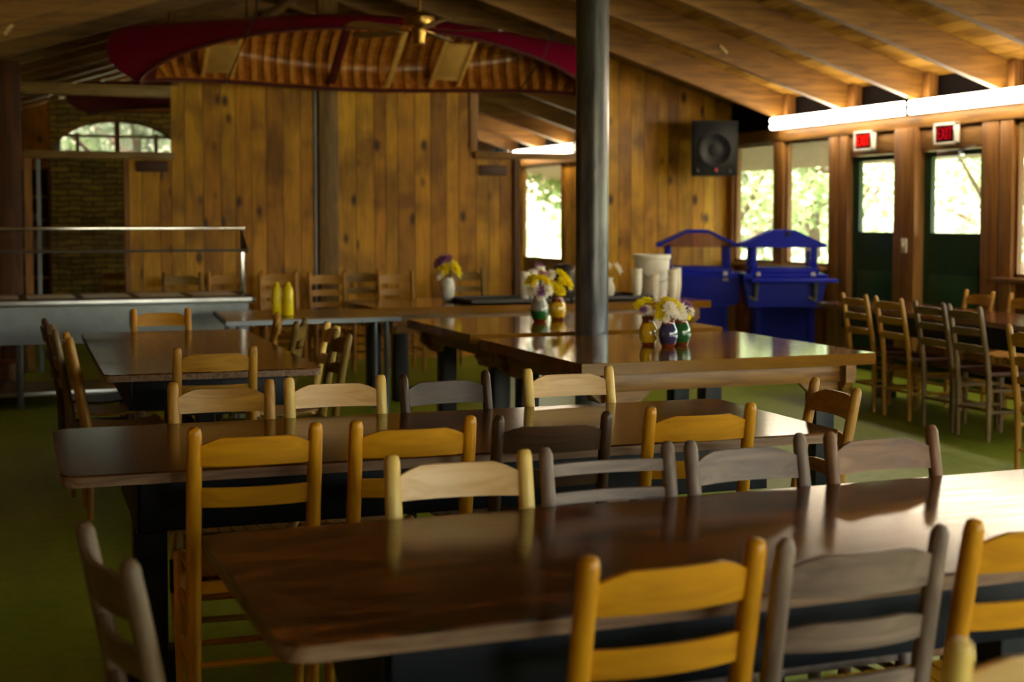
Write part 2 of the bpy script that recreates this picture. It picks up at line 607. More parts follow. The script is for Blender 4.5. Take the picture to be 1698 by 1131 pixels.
for k, (a, b) in enumerate(((11.97, 14.0), (NY, 9.46))):
    mb = MB(); mb.box((RX - .03, (a + b) / 2, .945), (.2, b - a, .035), bev=.004)
    struct('trim_%d' % (40 + k), mb, M_trim_y, ['window sill in the far corner', 'window sill along the near right windows'][k], 'sill')
# beam over the windows, blocking and wall posts above
mb = MB(); mb.box((RX, (NY + FY) / 2, 2.31), (.14, FY - NY, .13), bev=.005)
struct('trim_42', mb, M_beam_y, 'long header beam along the right wall', 'beam')
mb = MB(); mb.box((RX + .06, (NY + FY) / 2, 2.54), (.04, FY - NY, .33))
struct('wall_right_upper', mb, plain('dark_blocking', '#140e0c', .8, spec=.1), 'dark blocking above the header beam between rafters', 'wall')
# doors
def door(n, y0, y1, label, closer):
    mb = MB()
    x = RX + .02
    zt, g0, g1 = 2.03, 1.315, 1.985
    st = .1
    mb.box((x, (y0 + y1) / 2, g0 / 2 + .001), (.045, y1 - y0, g0 - .002))
    mb.box((x, (y0 + y1) / 2, (g1 + zt) / 2), (.045, y1 - y0, zt - g1))
    mb.box((x, y0 + st / 2, (g0 + g1) / 2), (.045, st, g1 - g0)); mb.box((x, y1 - st / 2, (g0 + g1) / 2), (.045, st, g1 - g0))
    o = struct('door_%d' % n, mb, M_doorgreen, label, 'door')
    mb = MB(); mb.box((x, (y0 + y1) / 2, (g0 + g1) / 2), (.006, y1 - y0 - 2 * st + .01, g1 - g0 + .01))
    mb.build('door_glass', M_glass, o, 0)
    mb = MB(); mb.box((x - .03, (y0 + y1) / 2, .7), (.012, y1 - y0 - .2, .5), bev=.004)
    mb.build('kick_panel', M_doorgreen, o)
    mb = MB(); mb.box((x - .03, y0 + .05, 1.0), (.02, .05, .14), bev=.004); mb.tube([(x - .07, y0 + .05, .95), (x - .07, y0 + .05, 1.05)], .012)
    mb.box((x - .05, y0 + .05, .96), (.04, .012, .012)); mb.box((x - .05, y0 + .05, 1.04), (.04, .012, .012))
    mb.build('door_handle', M_black, o)
    if closer:
        mb = MB(); mb.box((x - .06, (y0 + y1) / 2 + .02, 2.0), (.07, .3, .055), bev=.012); mb.tube([(x - .09, (y0 + y1) / 2 - .1, 2.02), (x - .12, y0 + .05, 2.05)], .008)
        mb.build('door_closer', M_steel, o)
door(1, 10.8, 11.62, 'dark green exit door with square window, left of the pair', False)
door(2, 9.66, 10.52, 'dark green exit door with closer arm, right of the pair', True)
for k, (a, b) in enumerate(((10.8, 11.65), (9.66, 10.55))):
    mb = MB(); mb.box((RX + .01, (a + b) / 2, 2.14), (.1, b - a, .2), bev=.004)
    struct('trim_%d' % (43 + k), mb, M_trim_y, ['header board over the left exit door', 'header board over the right exit door'][k], 'trim')

# exit signs
def exit_sign(y, z, label, mat):
    o = thing('exit_sign', label, 'sign', (RX - .1, y, z), 0, 'exit signs over the green doors')
    mb = MB()
    w, h, t = .30, .19, .05
    mb.box((0, 0, h / 2 - .0125), (t, w, .025), bev=.004); mb.box((0, 0, -h / 2 + .0125), (t, w, .025), bev=.004)
    mb.box((0, w / 2 - .0125, 0), (t, .025, h), bev=.004); mb.box((0, -w / 2 + .0125, 0), (t, .025, h), bev=.004)
    mb.box((.022, 0, 0), (.008, w - .01, h - .01))
    mb.build('sign_case', M_white, o)
    mb = MB(); mb.box((.002, 0, 0), (.03, w - .05, h - .05)); mb.build('sign_face', M_signdark, o)
    cu = bpy.data.curves.new('exit_text', 'FONT')
    cu.body = 'EXIT'; cu.size = .15; cu.align_x = 'CENTER'; cu.align_y = 'CENTER'; cu.extrude = .003; cu.offset = -.001
    to = bpy.data.objects.new('tmp', cu)
    COL.objects.link(to)
    dg = bpy.context.evaluated_depsgraph_get()
    me = bpy.data.meshes.new_from_object(to.evaluated_get(dg))
    bpy.data.objects.remove(to)
    R = Matrix(((0, 0, -1), (-1, 0, 0), (0, 1, 0))).to_4x4()
    me.transform(Matrix.Translation((-.017, 0, 0)) @ R @ Matrix.Diagonal((.66, 1.0, 1, 1)))
    me.materials.clear(); me.materials.append(mat)
    le = bpy.data.objects.new('lettering', me)
    COL.objects.link(le); le.parent = o
    return o
exit_sign(11.30, 2.165, 'bright red EXIT sign over the left green door', M_exit)
exit_sign(10.095, 2.165, 'dark red EXIT sign over the right green door with the closer', M_exit_dim)
o = thing('light_switch', 'pale light switch plate on the stud between the two exit doors', 'switch', (RX - .107, 10.66, 1.2))
mb = MB(); mb.box((0, 0, 0), (.012, .08, .13), bev=.004); mb.build('cover_plate', M_white, o)
mb = MB(); mb.box((-.012, 0, .005), (.016, .014, .03), bev=.003); mb.build('toggle', M_white, o)

# fluorescent fixtures along the beam
fx = None
for y0, y1, lab in ((10.575, 12.9, 'fluorescent tube light on the beam above the left exit door'), (8.22, 10.555, 'fluorescent tube light at the right edge above the right exit door'), (18.2, 20.55, 'fluorescent tube light seen through the right interior window'),
                    (5.85, 8.19, 'fluorescent tube light next along the beam, nearer the camera')):
    L = 2.33
    if fx is None:
        fx = thing('fluorescent_light', lab, 'light', (RX - .16, (y0 + y1) / 2, 2.42), 0, 'fluorescent lights along the right beam')
        mb = MB(); mb.box((.05, 0, 0), (.05, L, .11), bev=.006); mb.build('light_housing', M_white, fx)
        for dz in (-.032, .032):
            mb = MB(); mb.tube([(-.005, -L / 2 + .04, dz), (-.005, L / 2 - .04, dz)], .03, 14); mb.build('tube', M_tube, fx)
        for e in (-1, 1):
            mb = MB(); mb.box((.02, e * (L / 2 - .015), 0), (.06, .025, .11), bev=.004); mb.build('tube_holder', M_greymetal, fx)
    else:
        dup(fx, lab, (RX - .16, (y0 + y1) / 2, 2.42), 0, 'fluorescent lights along the right beam')

# left wall, near wall, next room walls
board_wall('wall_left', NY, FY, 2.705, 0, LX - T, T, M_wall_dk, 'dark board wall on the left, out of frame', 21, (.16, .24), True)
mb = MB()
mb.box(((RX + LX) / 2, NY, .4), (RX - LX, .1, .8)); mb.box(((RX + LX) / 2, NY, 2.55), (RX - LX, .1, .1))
mb.box(((LX + 2.2) / 2, NY, 1.65), (2.2 - LX, .1, 1.75))  # unseen wall; left part kept solid so that side stays darker
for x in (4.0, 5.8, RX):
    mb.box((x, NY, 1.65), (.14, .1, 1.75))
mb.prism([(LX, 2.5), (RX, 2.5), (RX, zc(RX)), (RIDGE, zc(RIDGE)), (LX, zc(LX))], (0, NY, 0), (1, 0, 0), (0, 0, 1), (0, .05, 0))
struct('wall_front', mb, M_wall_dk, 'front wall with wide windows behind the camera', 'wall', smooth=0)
mb = MB()
for pl in ([(LX, 0), (RX, 0), (RX, 2.0), (LX, 2.0)], [(LX, 2.0), (1.06, 2.0), (1.06, 3.1), (.0, 3.1), (LX, zc(LX))], [(3.0, 2.0), (RX, 2.0), (RX, zc(RX)), (RIDGE, zc(RIDGE)), (3.0, zc(3.0))], [(.0, 3.1), (3.0, 3.1), (3.0, zc(3.0)), (.0, zc(0))]):
    mb.prism(pl, (0, FY, 0), (1, 0, 0), (0, 0, 1), (0, .05, 0))
struct('wall_next_room_end', mb, M_wall_dk, 'end wall of the fireplace room', 'wall', smooth=0)  # opening added in this wall so sky brightens the arched window
board_wall('wall_next_room_right', 17.6, 18.95, 2.3, 0, RX, T, M_wall, 'yellow pine boards on the right wall of the fireplace room', 22, (.13, .19), True)
board_wall('wall_next_room_right_end', 20.55, FY, 2.3, 0, RX, T, M_wall, 'pine boards beyond the fireplace room window', 23, (.13, .19), True)
board_wall('wall_next_room_low_near', 14.1, 17.6, .93, 0, RX, T, M_wall_dk, 'boards under the added unseen fireplace room window', 25, (.13, .19), True)
win(31, 14.3, 17.6, M_glass, 'unseen window added to light the fireplace room')  # added out of sight to brighten the stone chimney
board_wall('wall_next_room_low', 18.95, 20.55, .83, 0, RX, T, M_wall_dk, 'pine boards under the fireplace room window', 24, (.13, .19), True)
win(30, 18.95, 20.55, M_glass, 'bright window seen through the right doorway', .83, 2.24)

# roof
for sgn, nm in ((1, 'ceiling_right'), (-1, 'ceiling_left')):
    mb = MB()
    n = 40
    L = 4.6 + (1.5 if sgn > 0 else .8)
    w = L / n
    for k in range(n):
        a = RIDGE + sgn * (k * w + .003); b = RIDGE + sgn * ((k + 1) * w - .003)
        def q(x): return 2.45 + RH + SL * (4.6 - abs(x - RIDGE))
        mb.prism([(a, q(a)), (b, q(b)), (b, q(b) + .03), (a, q(a) + .03)], (0, NY - .5, 0), (1, 0, 0), (0, 0, 1), (0, FY - NY + 1, 0))
    struct(nm, mb, M_ceil, 'sloping tongue and groove ceiling, %s side' % ('right' if sgn > 0 else 'left'), 'ceiling', smooth=0)
    mb = MB()
    a, b = RIDGE, RIDGE + sgn * (L + .05)
    mb.prism([(a, q(a) + .035), (b, q(b) + .035), (b, q(b) + .1), (a, q(a) + .1)], (0, NY - .5, 0), (1, 0, 0), (0, 0, 1), (0, FY - NY + 1, 0))
    struct('roof_' + ('right' if sgn > 0 else 'left'), mb, M_black, 'dark roof covering, %s slope' % ('right' if sgn > 0 else 'left'), 'roof', smooth=0)
k = 0
ry = 12.83
rafs = [12.86, 11.675, 10.52, 9.42] + [8.32 - 1.13 * i for i in range(0, 10)] + [13.99 + 1.14 * i for i in range(0, 8)]
for y in rafs:
    for sgn in (1, -1):
        a, b = RIDGE + sgn * .05, RIDGE + sgn * 4.6
        mb = MB()
        mb.prism([(a, zb(a)), (b, zb(b)), (b, zb(b) + RH - .004), (a, zb(a) + RH - .004)], (0, y - .04 + (.1 if abs(y - 13.99) < .01 else 0), 0), (1, 0, 0), (0, 0, 1), (0, .08, 0))
        k += 1
        o = struct('rafter', mb, M_beam, 'sloping rafter on the %s slope at bay %d' % ('right' if sgn > 0 else 'left', rafs.index(y) + 1), 'rafter', smooth=0)
    if y > 4 and y < 13.5:
        mb = MB(); mb.box((RX - .02, y - .09, 2.55), (.1, .09, .34), bev=.004)
        struct('trim_%d' % (60 + int(y * 2)), mb, M_post, 'short stud beside the rafter end, %s' % ('farthest' if y > 12 else 'bay at %.0f metres' % y), 'stud')
mb = MB(); mb.box((RIDGE, (NY + FY) / 2, zb(RIDGE) + .12), (.1, FY - NY, .36)); struct('ridge_beam', mb, M_beam_y, 'ridge beam along the top of the hall', 'beam')
# soffit outside the right wall
mb = MB()
mb.prism([(RX + .1, 2.33), (RX + 1.45, 2.05), (RX + 1.45, 2.3), (RX + .1, 2.6)], (0, NY, 0), (1, 0, 0), (0, 0, 1), (0, FY - NY, 0))
struct('soffit', mb, M_soffit, 'pinkish eave soffit outside the right windows', 'eave', smooth=0)

# steel pole
o = thing('steel_column', 'round dark steel column rising behind the front plank table', 'column', (3.42, 7.85, 0))
mb = MB(); mb.lathe([(.1, .0), (.1, 3.83)], seg=28)
def mat_pole():
    t = NT('worn_steel_pipe')
    v = t.coords((6, 6, 1), rand=False)
    f = t.noise(v, 3, 6, .5, .6)
    c = t.ramp(f, [(.35, lin('#45464c')), (.58, lin('#62646c')), (.74, lin('#77695c'))])
    b = t.bsdf(.32, metal=.5)
    t.l(c, b.inputs['Base Color'])
    t.bump(t.noise(t.coords((1, 1, 1), rand=False), 60, 3), b, .15, .002)
    return t.m
mb.build('pipe', mat_pole(), o)
mb = MB(); mb.lathe([(.17, 0), (.17, .015), (.102, .016), (.102, .02)], seg=28); mb.build('base_plate', M_greymetal, o)

# ------------------------------------------------------------------ next room: fireplace
def arch_pts(cx, r, z0, n=18, ry=None):
    return [(cx + r * math.cos(PI - PI * k / n), z0 + (ry or r) * math.sin(PI - PI * k / n)) for k in range(n + 1)]
o = thing('stone_fireplace', 'stacked stone chimney wall seen through the left passage', 'fireplace', (0, 0, 0))
mb = MB()
SY = 19.6
ar = arch_pts(1.63, .85, 2.27, 20, .48)
poly = [(.84, 0), (3.4, 0), (3.4, 3.02), (.84, 3.02)]
mb.prism([(.78, 0), (3.4, 0), (3.4, 2.27), (.78, 2.27)], (0, SY, 0), (1, 0, 0), (0, 0, 1), (0, .4, 0))
up = [(.78, 2.12)] + ar + [(3.4, 2.12), (3.4, 3.02), (.78, 3.02)]
# stone over the lunette in upright strips
for a, b in zip(ar, ar[1:]):
    mb.prism([(a[0], a[1]), (b[0], b[1]), (b[0], 3.02), (a[0], 3.02)], (0, SY, 0), (1, 0, 0), (0, 0, 1), (0, .4, 0))
mb.prism([(2.48, 2.27), (3.4, 2.27), (3.4, 3.02), (2.48, 3.02)], (0, SY, 0), (1, 0, 0), (0, 0, 1), (0, .4, 0))
mb.build('chimney_breast', M_stone, o, 0)
mb = MB(); mb.box((1.9, SY - .06, 1.02), (.5, .14, .05), bev=.01); mb.box((1.45, SY - .05, 1.28), (.22, .12, .05), bev=.01); mb.build('ledge_stone', wood('ledge', '#a88848', '#7c6230', 'x', .7), o)
mb = MB()
for i in range(1, 10):
    pass
mb.tube([(p[0], SY + .1, p[1]) for p in ar], .03, 6); mb.box((1.63, SY + .1, 2.29), (1.7, .06, .05)); mb.box((1.63, SY + .1, 2.5), (.07, .05, .46)); mb.box((1.12, SY + .1, 2.43), (.05, .05, .3)); mb.box((2.14, SY + .1, 2.43), (.05, .05, .3)); mb.box((1.63, SY + .1, 2.54), (1.4, .04, .04))
w = mb.build('arched_frame', M_post, o)
mb = MB(); mb.prism(ar, (0, SY + .12, 0), (1, 0, 0), (0, 0, 1), (0, .006, 0)); mb.build('arched_pane', mat_glass('hazy_arched_glass', .6), o, 0)
# lunette is brightened by sky through an opening added in the end wall
o = thing('bookshelf', 'dark open shelves beside the stone chimney, through the left passage', 'shelf', (.42, 18.9, 0))
mb = MB(); mb.box((-.3, .15, 1.05), (.03, .32, 2.1)); mb.box((.3, .15, 1.05), (.03, .32, 2.1)); mb.box((0, .3, 1.05), (.6, .02, 2.1)); mb.build('case', M_post_dk, o, 0)
for z in (.3, .68, 1.05, 1.42, 1.72, 2.08):
    mb = MB(); mb.box((0, .14, z), (.58, .3, .025)); mb.build('shelf', M_beam, o, 0)
for i, (x, z, sx, sz, c) in enumerate(((-.08, 1.4335, .12, .1, M_white), (.12, 1.4335, .14, .08, M_greymetal), (.05, 1.0635, .27, .14, M_brownsign), (0, .6935, .27, .22, M_black))):
    mb = MB(); mb.lathe([(sx * .42, 0), (sx * .5, sz * .4), (sx * .46, sz * .85), (sx * .3, sz)], seg=16)
    b = mb.build('bowl' if i < 2 else 'basket', c)
    b.location = (.42 + x, 19.02, z)
    tag(b, ['small white bowl on the shelf beside the chimney', 'small grey bowl on the shelf beside the white one', 'low brown basket on the shelf under the bowls', 'large black basket on the lowest shelf'][i], 'bowl' if i < 2 else 'basket')

# ------------------------------------------------------------------ canoes
def make_canoe(label, loc, length, tilt, detail=True, sheer=.36):
    o = thing('canoe', label, 'canoe', loc, 0, 'red canoes hung from the rafters')
    Lh, B = length / 2, .44
    ca, sa = math.cos(tilt), math.sin(tilt)
    W_ = Vector((0, -sa, ca))        # beam direction, towards the raised near gunwale
    U_ = Vector((0, -ca, -sa))       # up of the hull, pointing down at the room
    def half(t): return B * max(0.0, 1 - abs(t) ** 2.0) ** 1.08 + .006
    def ug(t): return .31 + sheer * abs(t) ** 2.8
    def P(t, f, side, k=0.0):
        s = 1 - abs(math.sin(f)) ** .9
        uk = .03 * t * t
        u = uk + (ug(t) - uk) * s
        w = half(t) * max(0, math.cos(f)) ** .5
        w *= 1 - .12 * (1 - s) * abs(t)
        rec = .2 * abs(2 * s - .9) ** 2.4 * abs(t) ** 6
        if k:
            w = max(.002, w - k); u = u + k * (1 - s)
        x = t * (Lh - rec)
        return Vector((x, 0, 0)) + W_ * (w * side) + U_ * (u - .3)
    N, MF = 56, 10
    ts = [-1 + 2 * i / N for i in range(N + 1)]
    ts = [math.copysign(abs(t) ** .85, t) for t in ts]
    fs = [PI / 2 * k / MF for k in range(MF + 1)]
    mb = MB()
    mb.grid([[P(t, f, 1) for f in fs] + [P(t, f, -1) for f in fs[::-1][1:]] for t in ts])
    bmesh.ops.remove_doubles(mb.bm, verts=mb.bm.verts, dist=.001)
    mb.build('hull', M_red, o, 60)
    ti = [t * .965 for t in ts]
    mb = MB()
    mb.grid([[P(t, f, 1, .02) for f in fs] + [P(t, f, -1, .02) for f in fs[::-1][1:]] for t in ti])
    mb.build('inner_planking', boards('canoe_planking', ['#b4702a', '#a86424'], 'x', False, .22, .6), o, 60)
    for side in (1, -1):
        mb = MB(); mb.tube([P(t, 0, side) + W_ * .006 * side for t in ts], .018, 8); mb.build('gunwale', M_redtrim, o)
    if detail:
        mr = wood('canoe_rib', '#c8873c', '#9c5e22', 'z', .22)
        nr = 34
        for i in range(nr):
            t = -.86 + 1.72 * i / (nr - 1)
            mb = MB()
            d = .028 / Lh
            A = [[P(t - d, f, s2, .022) for s2, f in [(1, f) for f in fs] + [(-1, f) for f in fs[::-1][1:]]],
                 [P(t - d, f, s2, .034) for s2, f in [(1, f) for f in fs] + [(-1, f) for f in fs[::-1][1:]]],
                 [P(t + d, f, s2, .034) for s2, f in [(1, f) for f in fs] + [(-1, f) for f in fs[::-1][1:]]],
                 [P(t + d, f, s2, .022) for s2, f in [(1, f) for f in fs] + [(-1, f) for f in fs[::-1][1:]]]]
            mb.grid(A)
            mb.build('rib', mr, o, 60)
        ms = wood('canoe_seat_wood', '#d8ac5c', '#b88a3c', 'x', .35)
        def cross(name, t, w, mat, du=-.03):
            mb = MB()
            a, b = P(t, 0, 1), P(t, 0, -1)
            q = Matrix((Vector((1, 0, 0)), W_, U_)).transposed()
            mb.box((a + b) / 2 + U_ * du, (w, (a - b).length - .02, .022), rot=q, bev=.004)
            return mb.build(name, mat, o)
        cross('thwart', -.135, .085, M_redtrim)
        cross('thwart', .095, .06, ms)
        for t0, t1 in ((-.655, -.535), (.27, .385)):
            cross('seat_bar', t0, .04, ms); cross('seat_bar', t1, .04, ms)
            tm = (t0 + t1) / 2
            a, b = P(tm, 0, 1), P(tm, 0, -1)
            q = Matrix((Vector((1, 0, 0)), W_, U_)).transposed()
            wd = (a - b).length * .62
            mb = MB(); mb.box((a + b) / 2 + U_ * -.028, ((t1 - t0) * Lh - .03, wd, .012), rot=q, bev=.003)
            for e in (-1, 1):
                mb.box((a + b) / 2 + U_ * -.03 + W_ * e * wd / 2, ((t1 - t0) * Lh - .03, .035, .024), rot=q, bev=.003)
            mb.build('seat', plain('cane_seat', '#c0944c', .6), o)
        for e in (-1, 1):
            mb = MB()
            tt = [e * (.87 + .11 * i / 5) for i in range(6)]
            mb.grid([[P(t, 0, s2) + U_ * .006 for s2 in (1, 0, -1)] for t in tt])
            mb.build('end_deck', M_redtrim, o)
    return o, P, W_, U_
TILT = math.radians(56)
canoe, P, W_, U_ = make_canoe('red canoe with ribbed wooden interior hung on its side below the rafters', (3.44, 13.1, 2.95), 4.86, TILT)
for t, lab in ((-.56, 'dark cord looped round the left end of the red canoe'), (.63, 'dark cord holding the right end of the red canoe')):
    a = Vector((3.44, 13.1, 2.95)) + P(t, 0, -1) + Vector((0, -.03, -.02))
    b = Vector((3.44, 13.1, 2.95)) + P(t, 0, 1) + Vector((.1, -.05, .02))
    mb = MB(); mb.tube([a, b, Vector((b.x + .1, b.y + .02, b.z + .25)), Vector((b.x + .12, 12.86, zb(b.x + .12) + .01))], .008, 6)
    tag(mb.build('hanging_cord', M_rope), lab, 'cord')
make_canoe('second red canoe hung in the fireplace room, behind the left interior window', (3.25, 17.2, 2.76), 4.8, math.radians(88), False, .09)

# ------------------------------------------------------------------ ceiling fan
o = thing('ceiling_fan', 'brass ceiling fan with dark blades hanging in front of the canoe', 'fan', (3.2, 10.75, 2.9))
mb = MB(); mb.lathe([(.05, .03), (.115, .045), (.125, .07), (.125, .12), (.1, .15), (.03, .165)], seg=28); mb.build('motor_housing', M_brass, o)
mb = MB(); mb.lathe([(.04, -.09), (.045, -.085), (.048, -.02), (.055, .0), (.055, .03)], seg=20); mb.build('switch_cup', M_brass, o)
mb = MB(); mb.tube([(0, 0, .16), (0, 0, zb(3.2) - 2.9 - .05)], .014, 10); mb.build('down_rod', M_brass, o)
mb = MB(); mb.lathe([(.02, -.09), (.06, -.05), (.07, 0)], (0, 0, zb(3.2) - 2.9 - .06), 20); mb.build('canopy', M_brass, o)
for k in range(5):
    a = math.radians(-18 + 72 * k)
    R = Matrix.Rotation(a, 3, 'Z') @ Matrix.Rotation(math.radians(10), 3, 'X')
    mb = MB()
    pl = [(.2, -.055), (.62, -.07), (.65, -.05), (.65, .05), (.62, .07), (.2, .055)]
    mb.prism(pl, R @ Vector((0, 0, .02)), R @ Vector((1, 0, 0)), R @ Vector((0, 1, 0)), R @ Vector((0, 0, .008)))
    b = mb.build('blade', M_blade, o, 0)
    mb = MB(); mb.prism([(.09, -.015), (.24, -.04), (.24, .04), (.09, .015)], R @ Vector((0, 0, .03)), R @ Vector((1, 0, 0)), R @ Vector((0, 1, 0)), R @ Vector((0, 0, .006)))
    mb.build('blade_arm', M_brass, b, 0)

# ------------------------------------------------------------------ speaker, plaques, pegs
o = thing('loudspeaker', 'black loudspeaker mounted high in the far right corner', 'speaker', (7.3, 13.55, 1.9), math.radians(-16))
mb = MB(); mb.prism([(-.25, -.17), (.25, -.17), (.18, .2), (-.18, .2)], (0, 0, 0), (1, 0, 0), (0, 1, 0), (0, 0, .58)); mb.build('cabinet', M_spkr, o, 0)
mb = MB(); mb.box((0, -.178, .29), (.47, .02, .55), bev=.008); mb.build('baffle', plain('speaker_baffle', '#0e0e10', .55, spec=.3), o)
Rx = Matrix.Rotation(PI / 2, 3, 'X')
def disc(prof, c, seg=28):
    mb = MB(); mb.lathe(prof, seg=seg)
    bmesh.ops.rotate(mb.bm, cent=(0, 0, 0), matrix=Rx, verts=mb.bm.verts); bmesh.ops.translate(mb.bm, vec=c, verts=mb.bm.verts)
    return mb
disc([(.19, -.01), (.19, .012), (.165, .014), (.15, .004), (.06, -.012), (.055, .004), (.001, .012)], (0, -.195, .27)).build('woofer', M_cone, o)
for dx in (-.17, .17):
    disc([(.03, -.005), (.03, .006), (.02, .002)], (dx, -.193, .06), 14).build('port', M_black, o)
disc([(.02, 0), (.02, .006), (.001, .008)], (.01, -.193, .055), 14).build('badge', plain('badge_red', '#a02030', .4), o)
mb = MB(); mb.box((.24, .06, .32), (.02, .06, .2), rot=None, bev=.004); mb.build('connector_panel', plain('connector_grey', '#5a7a5e', .4), o)
mb = MB(); mb.tube([(0, .2, .35), (0, .42, .4)], .025); mb.build('wall_bracket', M_black, o)
for x, lab in ((1.48, 'brown wooden plaque under the left interior window'), (4.96, 'brown wooden plaque under the header rail left of the right doorway')):
    mb = MB(); mb.box((0, 0, 0), (.3, .03, .105), bev=.006)
    b = mb.build('plaque', M_brownsign); b.location = (x, BY - .02, 1.945); tag(b, lab, 'plaque', 'brown plaques on the back wall')
for p, r, lab in (((6.38, 11.63, zb(6.38) + .1), .7, 'pale wooden peg sticking out on a rafter above the speaker'), ((.165, 11.63, 2.9), -.9, 'pale wooden peg on a rafter at upper left')):
    mb = MB(); mb.box((0, 0, 0), (.1, .025, .03), rot=Matrix.Rotation(r, 3, 'Y'), bev=.004)
    b = mb.build('peg', wood('pale_peg', '#d8bc88', '#b89858', 'x')); b.location = p; tag(b, lab, 'peg', 'pegs on the rafters')

# ------------------------------------------------------------------ chairs
TONES = {
    'yellow': ('#d49418', '#b87a10', .38), 'pale': ('#e8c088', '#d09c58', .4), 'palepost': ('#ecca72', '#d2a648', .38), 'tan': ('#bc8a30', '#986820', .42),
    'brown': ('#4a2e18', '#2e1a0c', .42), 'worn': ('#846a44', '#5c442a', .5), 'grey': ('#8c7668', '#645248', .5), 'drab': ('#6a5238', '#443222', .5), 'russet': ('#8c6240', '#664226', .48), 'dull': ('#8c6c22', '#644a14', .5)}
def wm(tone, ax):
    l_, d_, r_ = TONES[tone]
    return wood('chair_' + tone, l_, d_, ax, r_, 2.0)
PROTO = {}
def post_path(y0=-.17):
    return lambda z: y0 - (0 if z < .4 else .085 * ((z - .4) / .48) ** 1.15)
def make_chair(kind, tone, seat_tone=None):
    o = bpy.data.objects.new('ladder_back_chair', None)
    COL.objects.link(o)
    st = seat_tone or tone
    H = .88
    py = post_path()
    sq = kind == 'slat'
    for s in (-1, 1):
        mb = MB()
        zs = [0, .15, .3, .43, .55, .68, .8, .862, .876, .88]
        rs = [.015, .018, .0195, .02, .02, .02, .0195, .019, .016 if sq else .013, .012 if sq else .006]
        x0 = .165
        mb.tube([(s * x0, py(z), z) for z in zs], [r * (1.05 if sq else .95) for r in rs], 8 if sq else 10, ref=(0, 1, 0))
        mb.build('back_post', wm('palepost' if tone == 'pale' else tone, 'z'), o, 50)
    for s in (-1, 1):
        mb = MB(); mb.tube([(s * .178, .175, z) for z in (0, .2, .44, .452)], [.014, .019, .02, .012], 10, ref=(0, 1, 0)); mb.build('front_leg', wm(tone, 'z'), o, 50)
    # slats of the back
    def slat(z0, z1, cham, bow=.022, th=.012):
        n = 10
        rows = []
        for off in (-th / 2, th / 2):
            for top in ((0, 1) if off < 0 else (1, 0)):
                row = []
                for k in range(n + 1):
                    u = -1 + 2 * k / n
                    z = z1 if top else z0
                    if top:
                        z = z1 - cham * max(0, (abs(u) - .66) / .34) ** 1.05
                    y = py((z0 + z1) / 2) + off - bow * (1 - u * u) + (py(z) - py((z0 + z1) / 2))
                    row.append((u * .152, y, z))
                rows.append(row)
        rows.append(rows[0])
        mb = MB(); mb.grid(rows)
        bmesh.ops.remove_doubles(mb.bm, verts=mb.bm.verts, dist=.0005)
        mb.build('slat', wm(tone, 'x'), o, 40)
    if kind == 'slat':
        slat(.772, .852, .024); slat(.655, .71, 0)
    elif kind == 'old':
        slat(.765, .845, .022, .028); slat(.66, .715, .012, .028); slat(.56, .605, .01, .026)
    elif kind == 'thin':
        for z in (.825, .755, .685, .615):
            slat(z - .017, z + .012, 0, .02)
    elif kind == 'tall':
        slat(.79, .845, .012, .028); slat(.685, .735, .01, .028); slat(.575, .625, .01, .026)
    # rungs
    mr = wm(tone, 'x'); mry = wm(tone, 'y')
    for z in (.16, .30):
        mb = MB(); mb.tube([(-.178, .175, z), (.178, .175, z)], .0105, 8); mb.build('rung', mr, o)
        for s in (-1, 1):
            mb = MB(); mb.tube([(s * .165, -.17, z + .03), (s * .178, .175, z + .03)], .0105, 8); mb.build('rung', mry, o)
    mb = MB(); mb.tube([(-.165, -.17, .2), (.165, -.17, .2)], .0105, 8); mb.build('rung', mr, o)
    # seat
    mb = MB()
    if kind in ('slat', 'old', 'thin'):
        n = 8
        for k in range(n):
            u0 = -1 + 2 * k / n; u1 = -1 + 2 * (k + 1) / n
            rows = []
            for j in range(7):
                v = j / 6
                y = -.155 + .345 * v
                hw = .158 + .022 * v
                zt = .447 - .018 * math.sin(PI * v)
                a, b = u0 * hw + .003, u1 * hw - .003
                rows.append([(a, y, zt), (b, y, zt), (b, y, zt - .012), (a, y, zt - .012)])
            mb.grid(rows, closed=True)
        mb.box((0, .172, .415), (.34, .016, .04)); mb.box((0, -.168, .42), (.31, .014, .035))
        mb.build('seat', wm(st, 'y'), o, 40)
    else:
        rows = []
        for j in range(9):
            v = j / 8
            rows.append([((u * (.16 + .022 * v)), -.165 + .35 * v, .45 - .03 * math.sin(PI * v) * (1 - u * u)) for u in [-1 + 2 * k / 8 for k in range(9)]])
        mb.grid(rows)
        g = bmesh.ops.extrude_face_region(mb.bm, geom=list(mb.bm.faces))
        bmesh.ops.translate(mb.bm, vec=(0, 0, -.02), verts=[v for v in g['geom'] if isinstance(v, bmesh.types.BMVert)])
        s_ = mb.build('seat', M_leather, o, 60)
        s_['label'] = 'dark red brown seat'
    return o
def chair(kind, tone, mx, my, face, label, group, seat_tone=None):
    """(mx, my): middle of the top of the back; face: direction the sitter looks, degrees from +X"""
    th = math.radians(face - 90)
    off = Matrix.Rotation(th, 3, 'Z') @ Vector((0, -.255, 0))
    loc = (mx - off.x, my - off.y, 0)
    key = (kind, tone, seat_tone)
    if key not in PROTO:
        o = make_chair(kind, tone, seat_tone)
        PROTO[key] = o
        o.location = loc; o.rotation_euler = (0, 0, th)
        tag(o, label, 'chair', group)
        return o
    return dup(PROTO[key], label, loc, th, group)

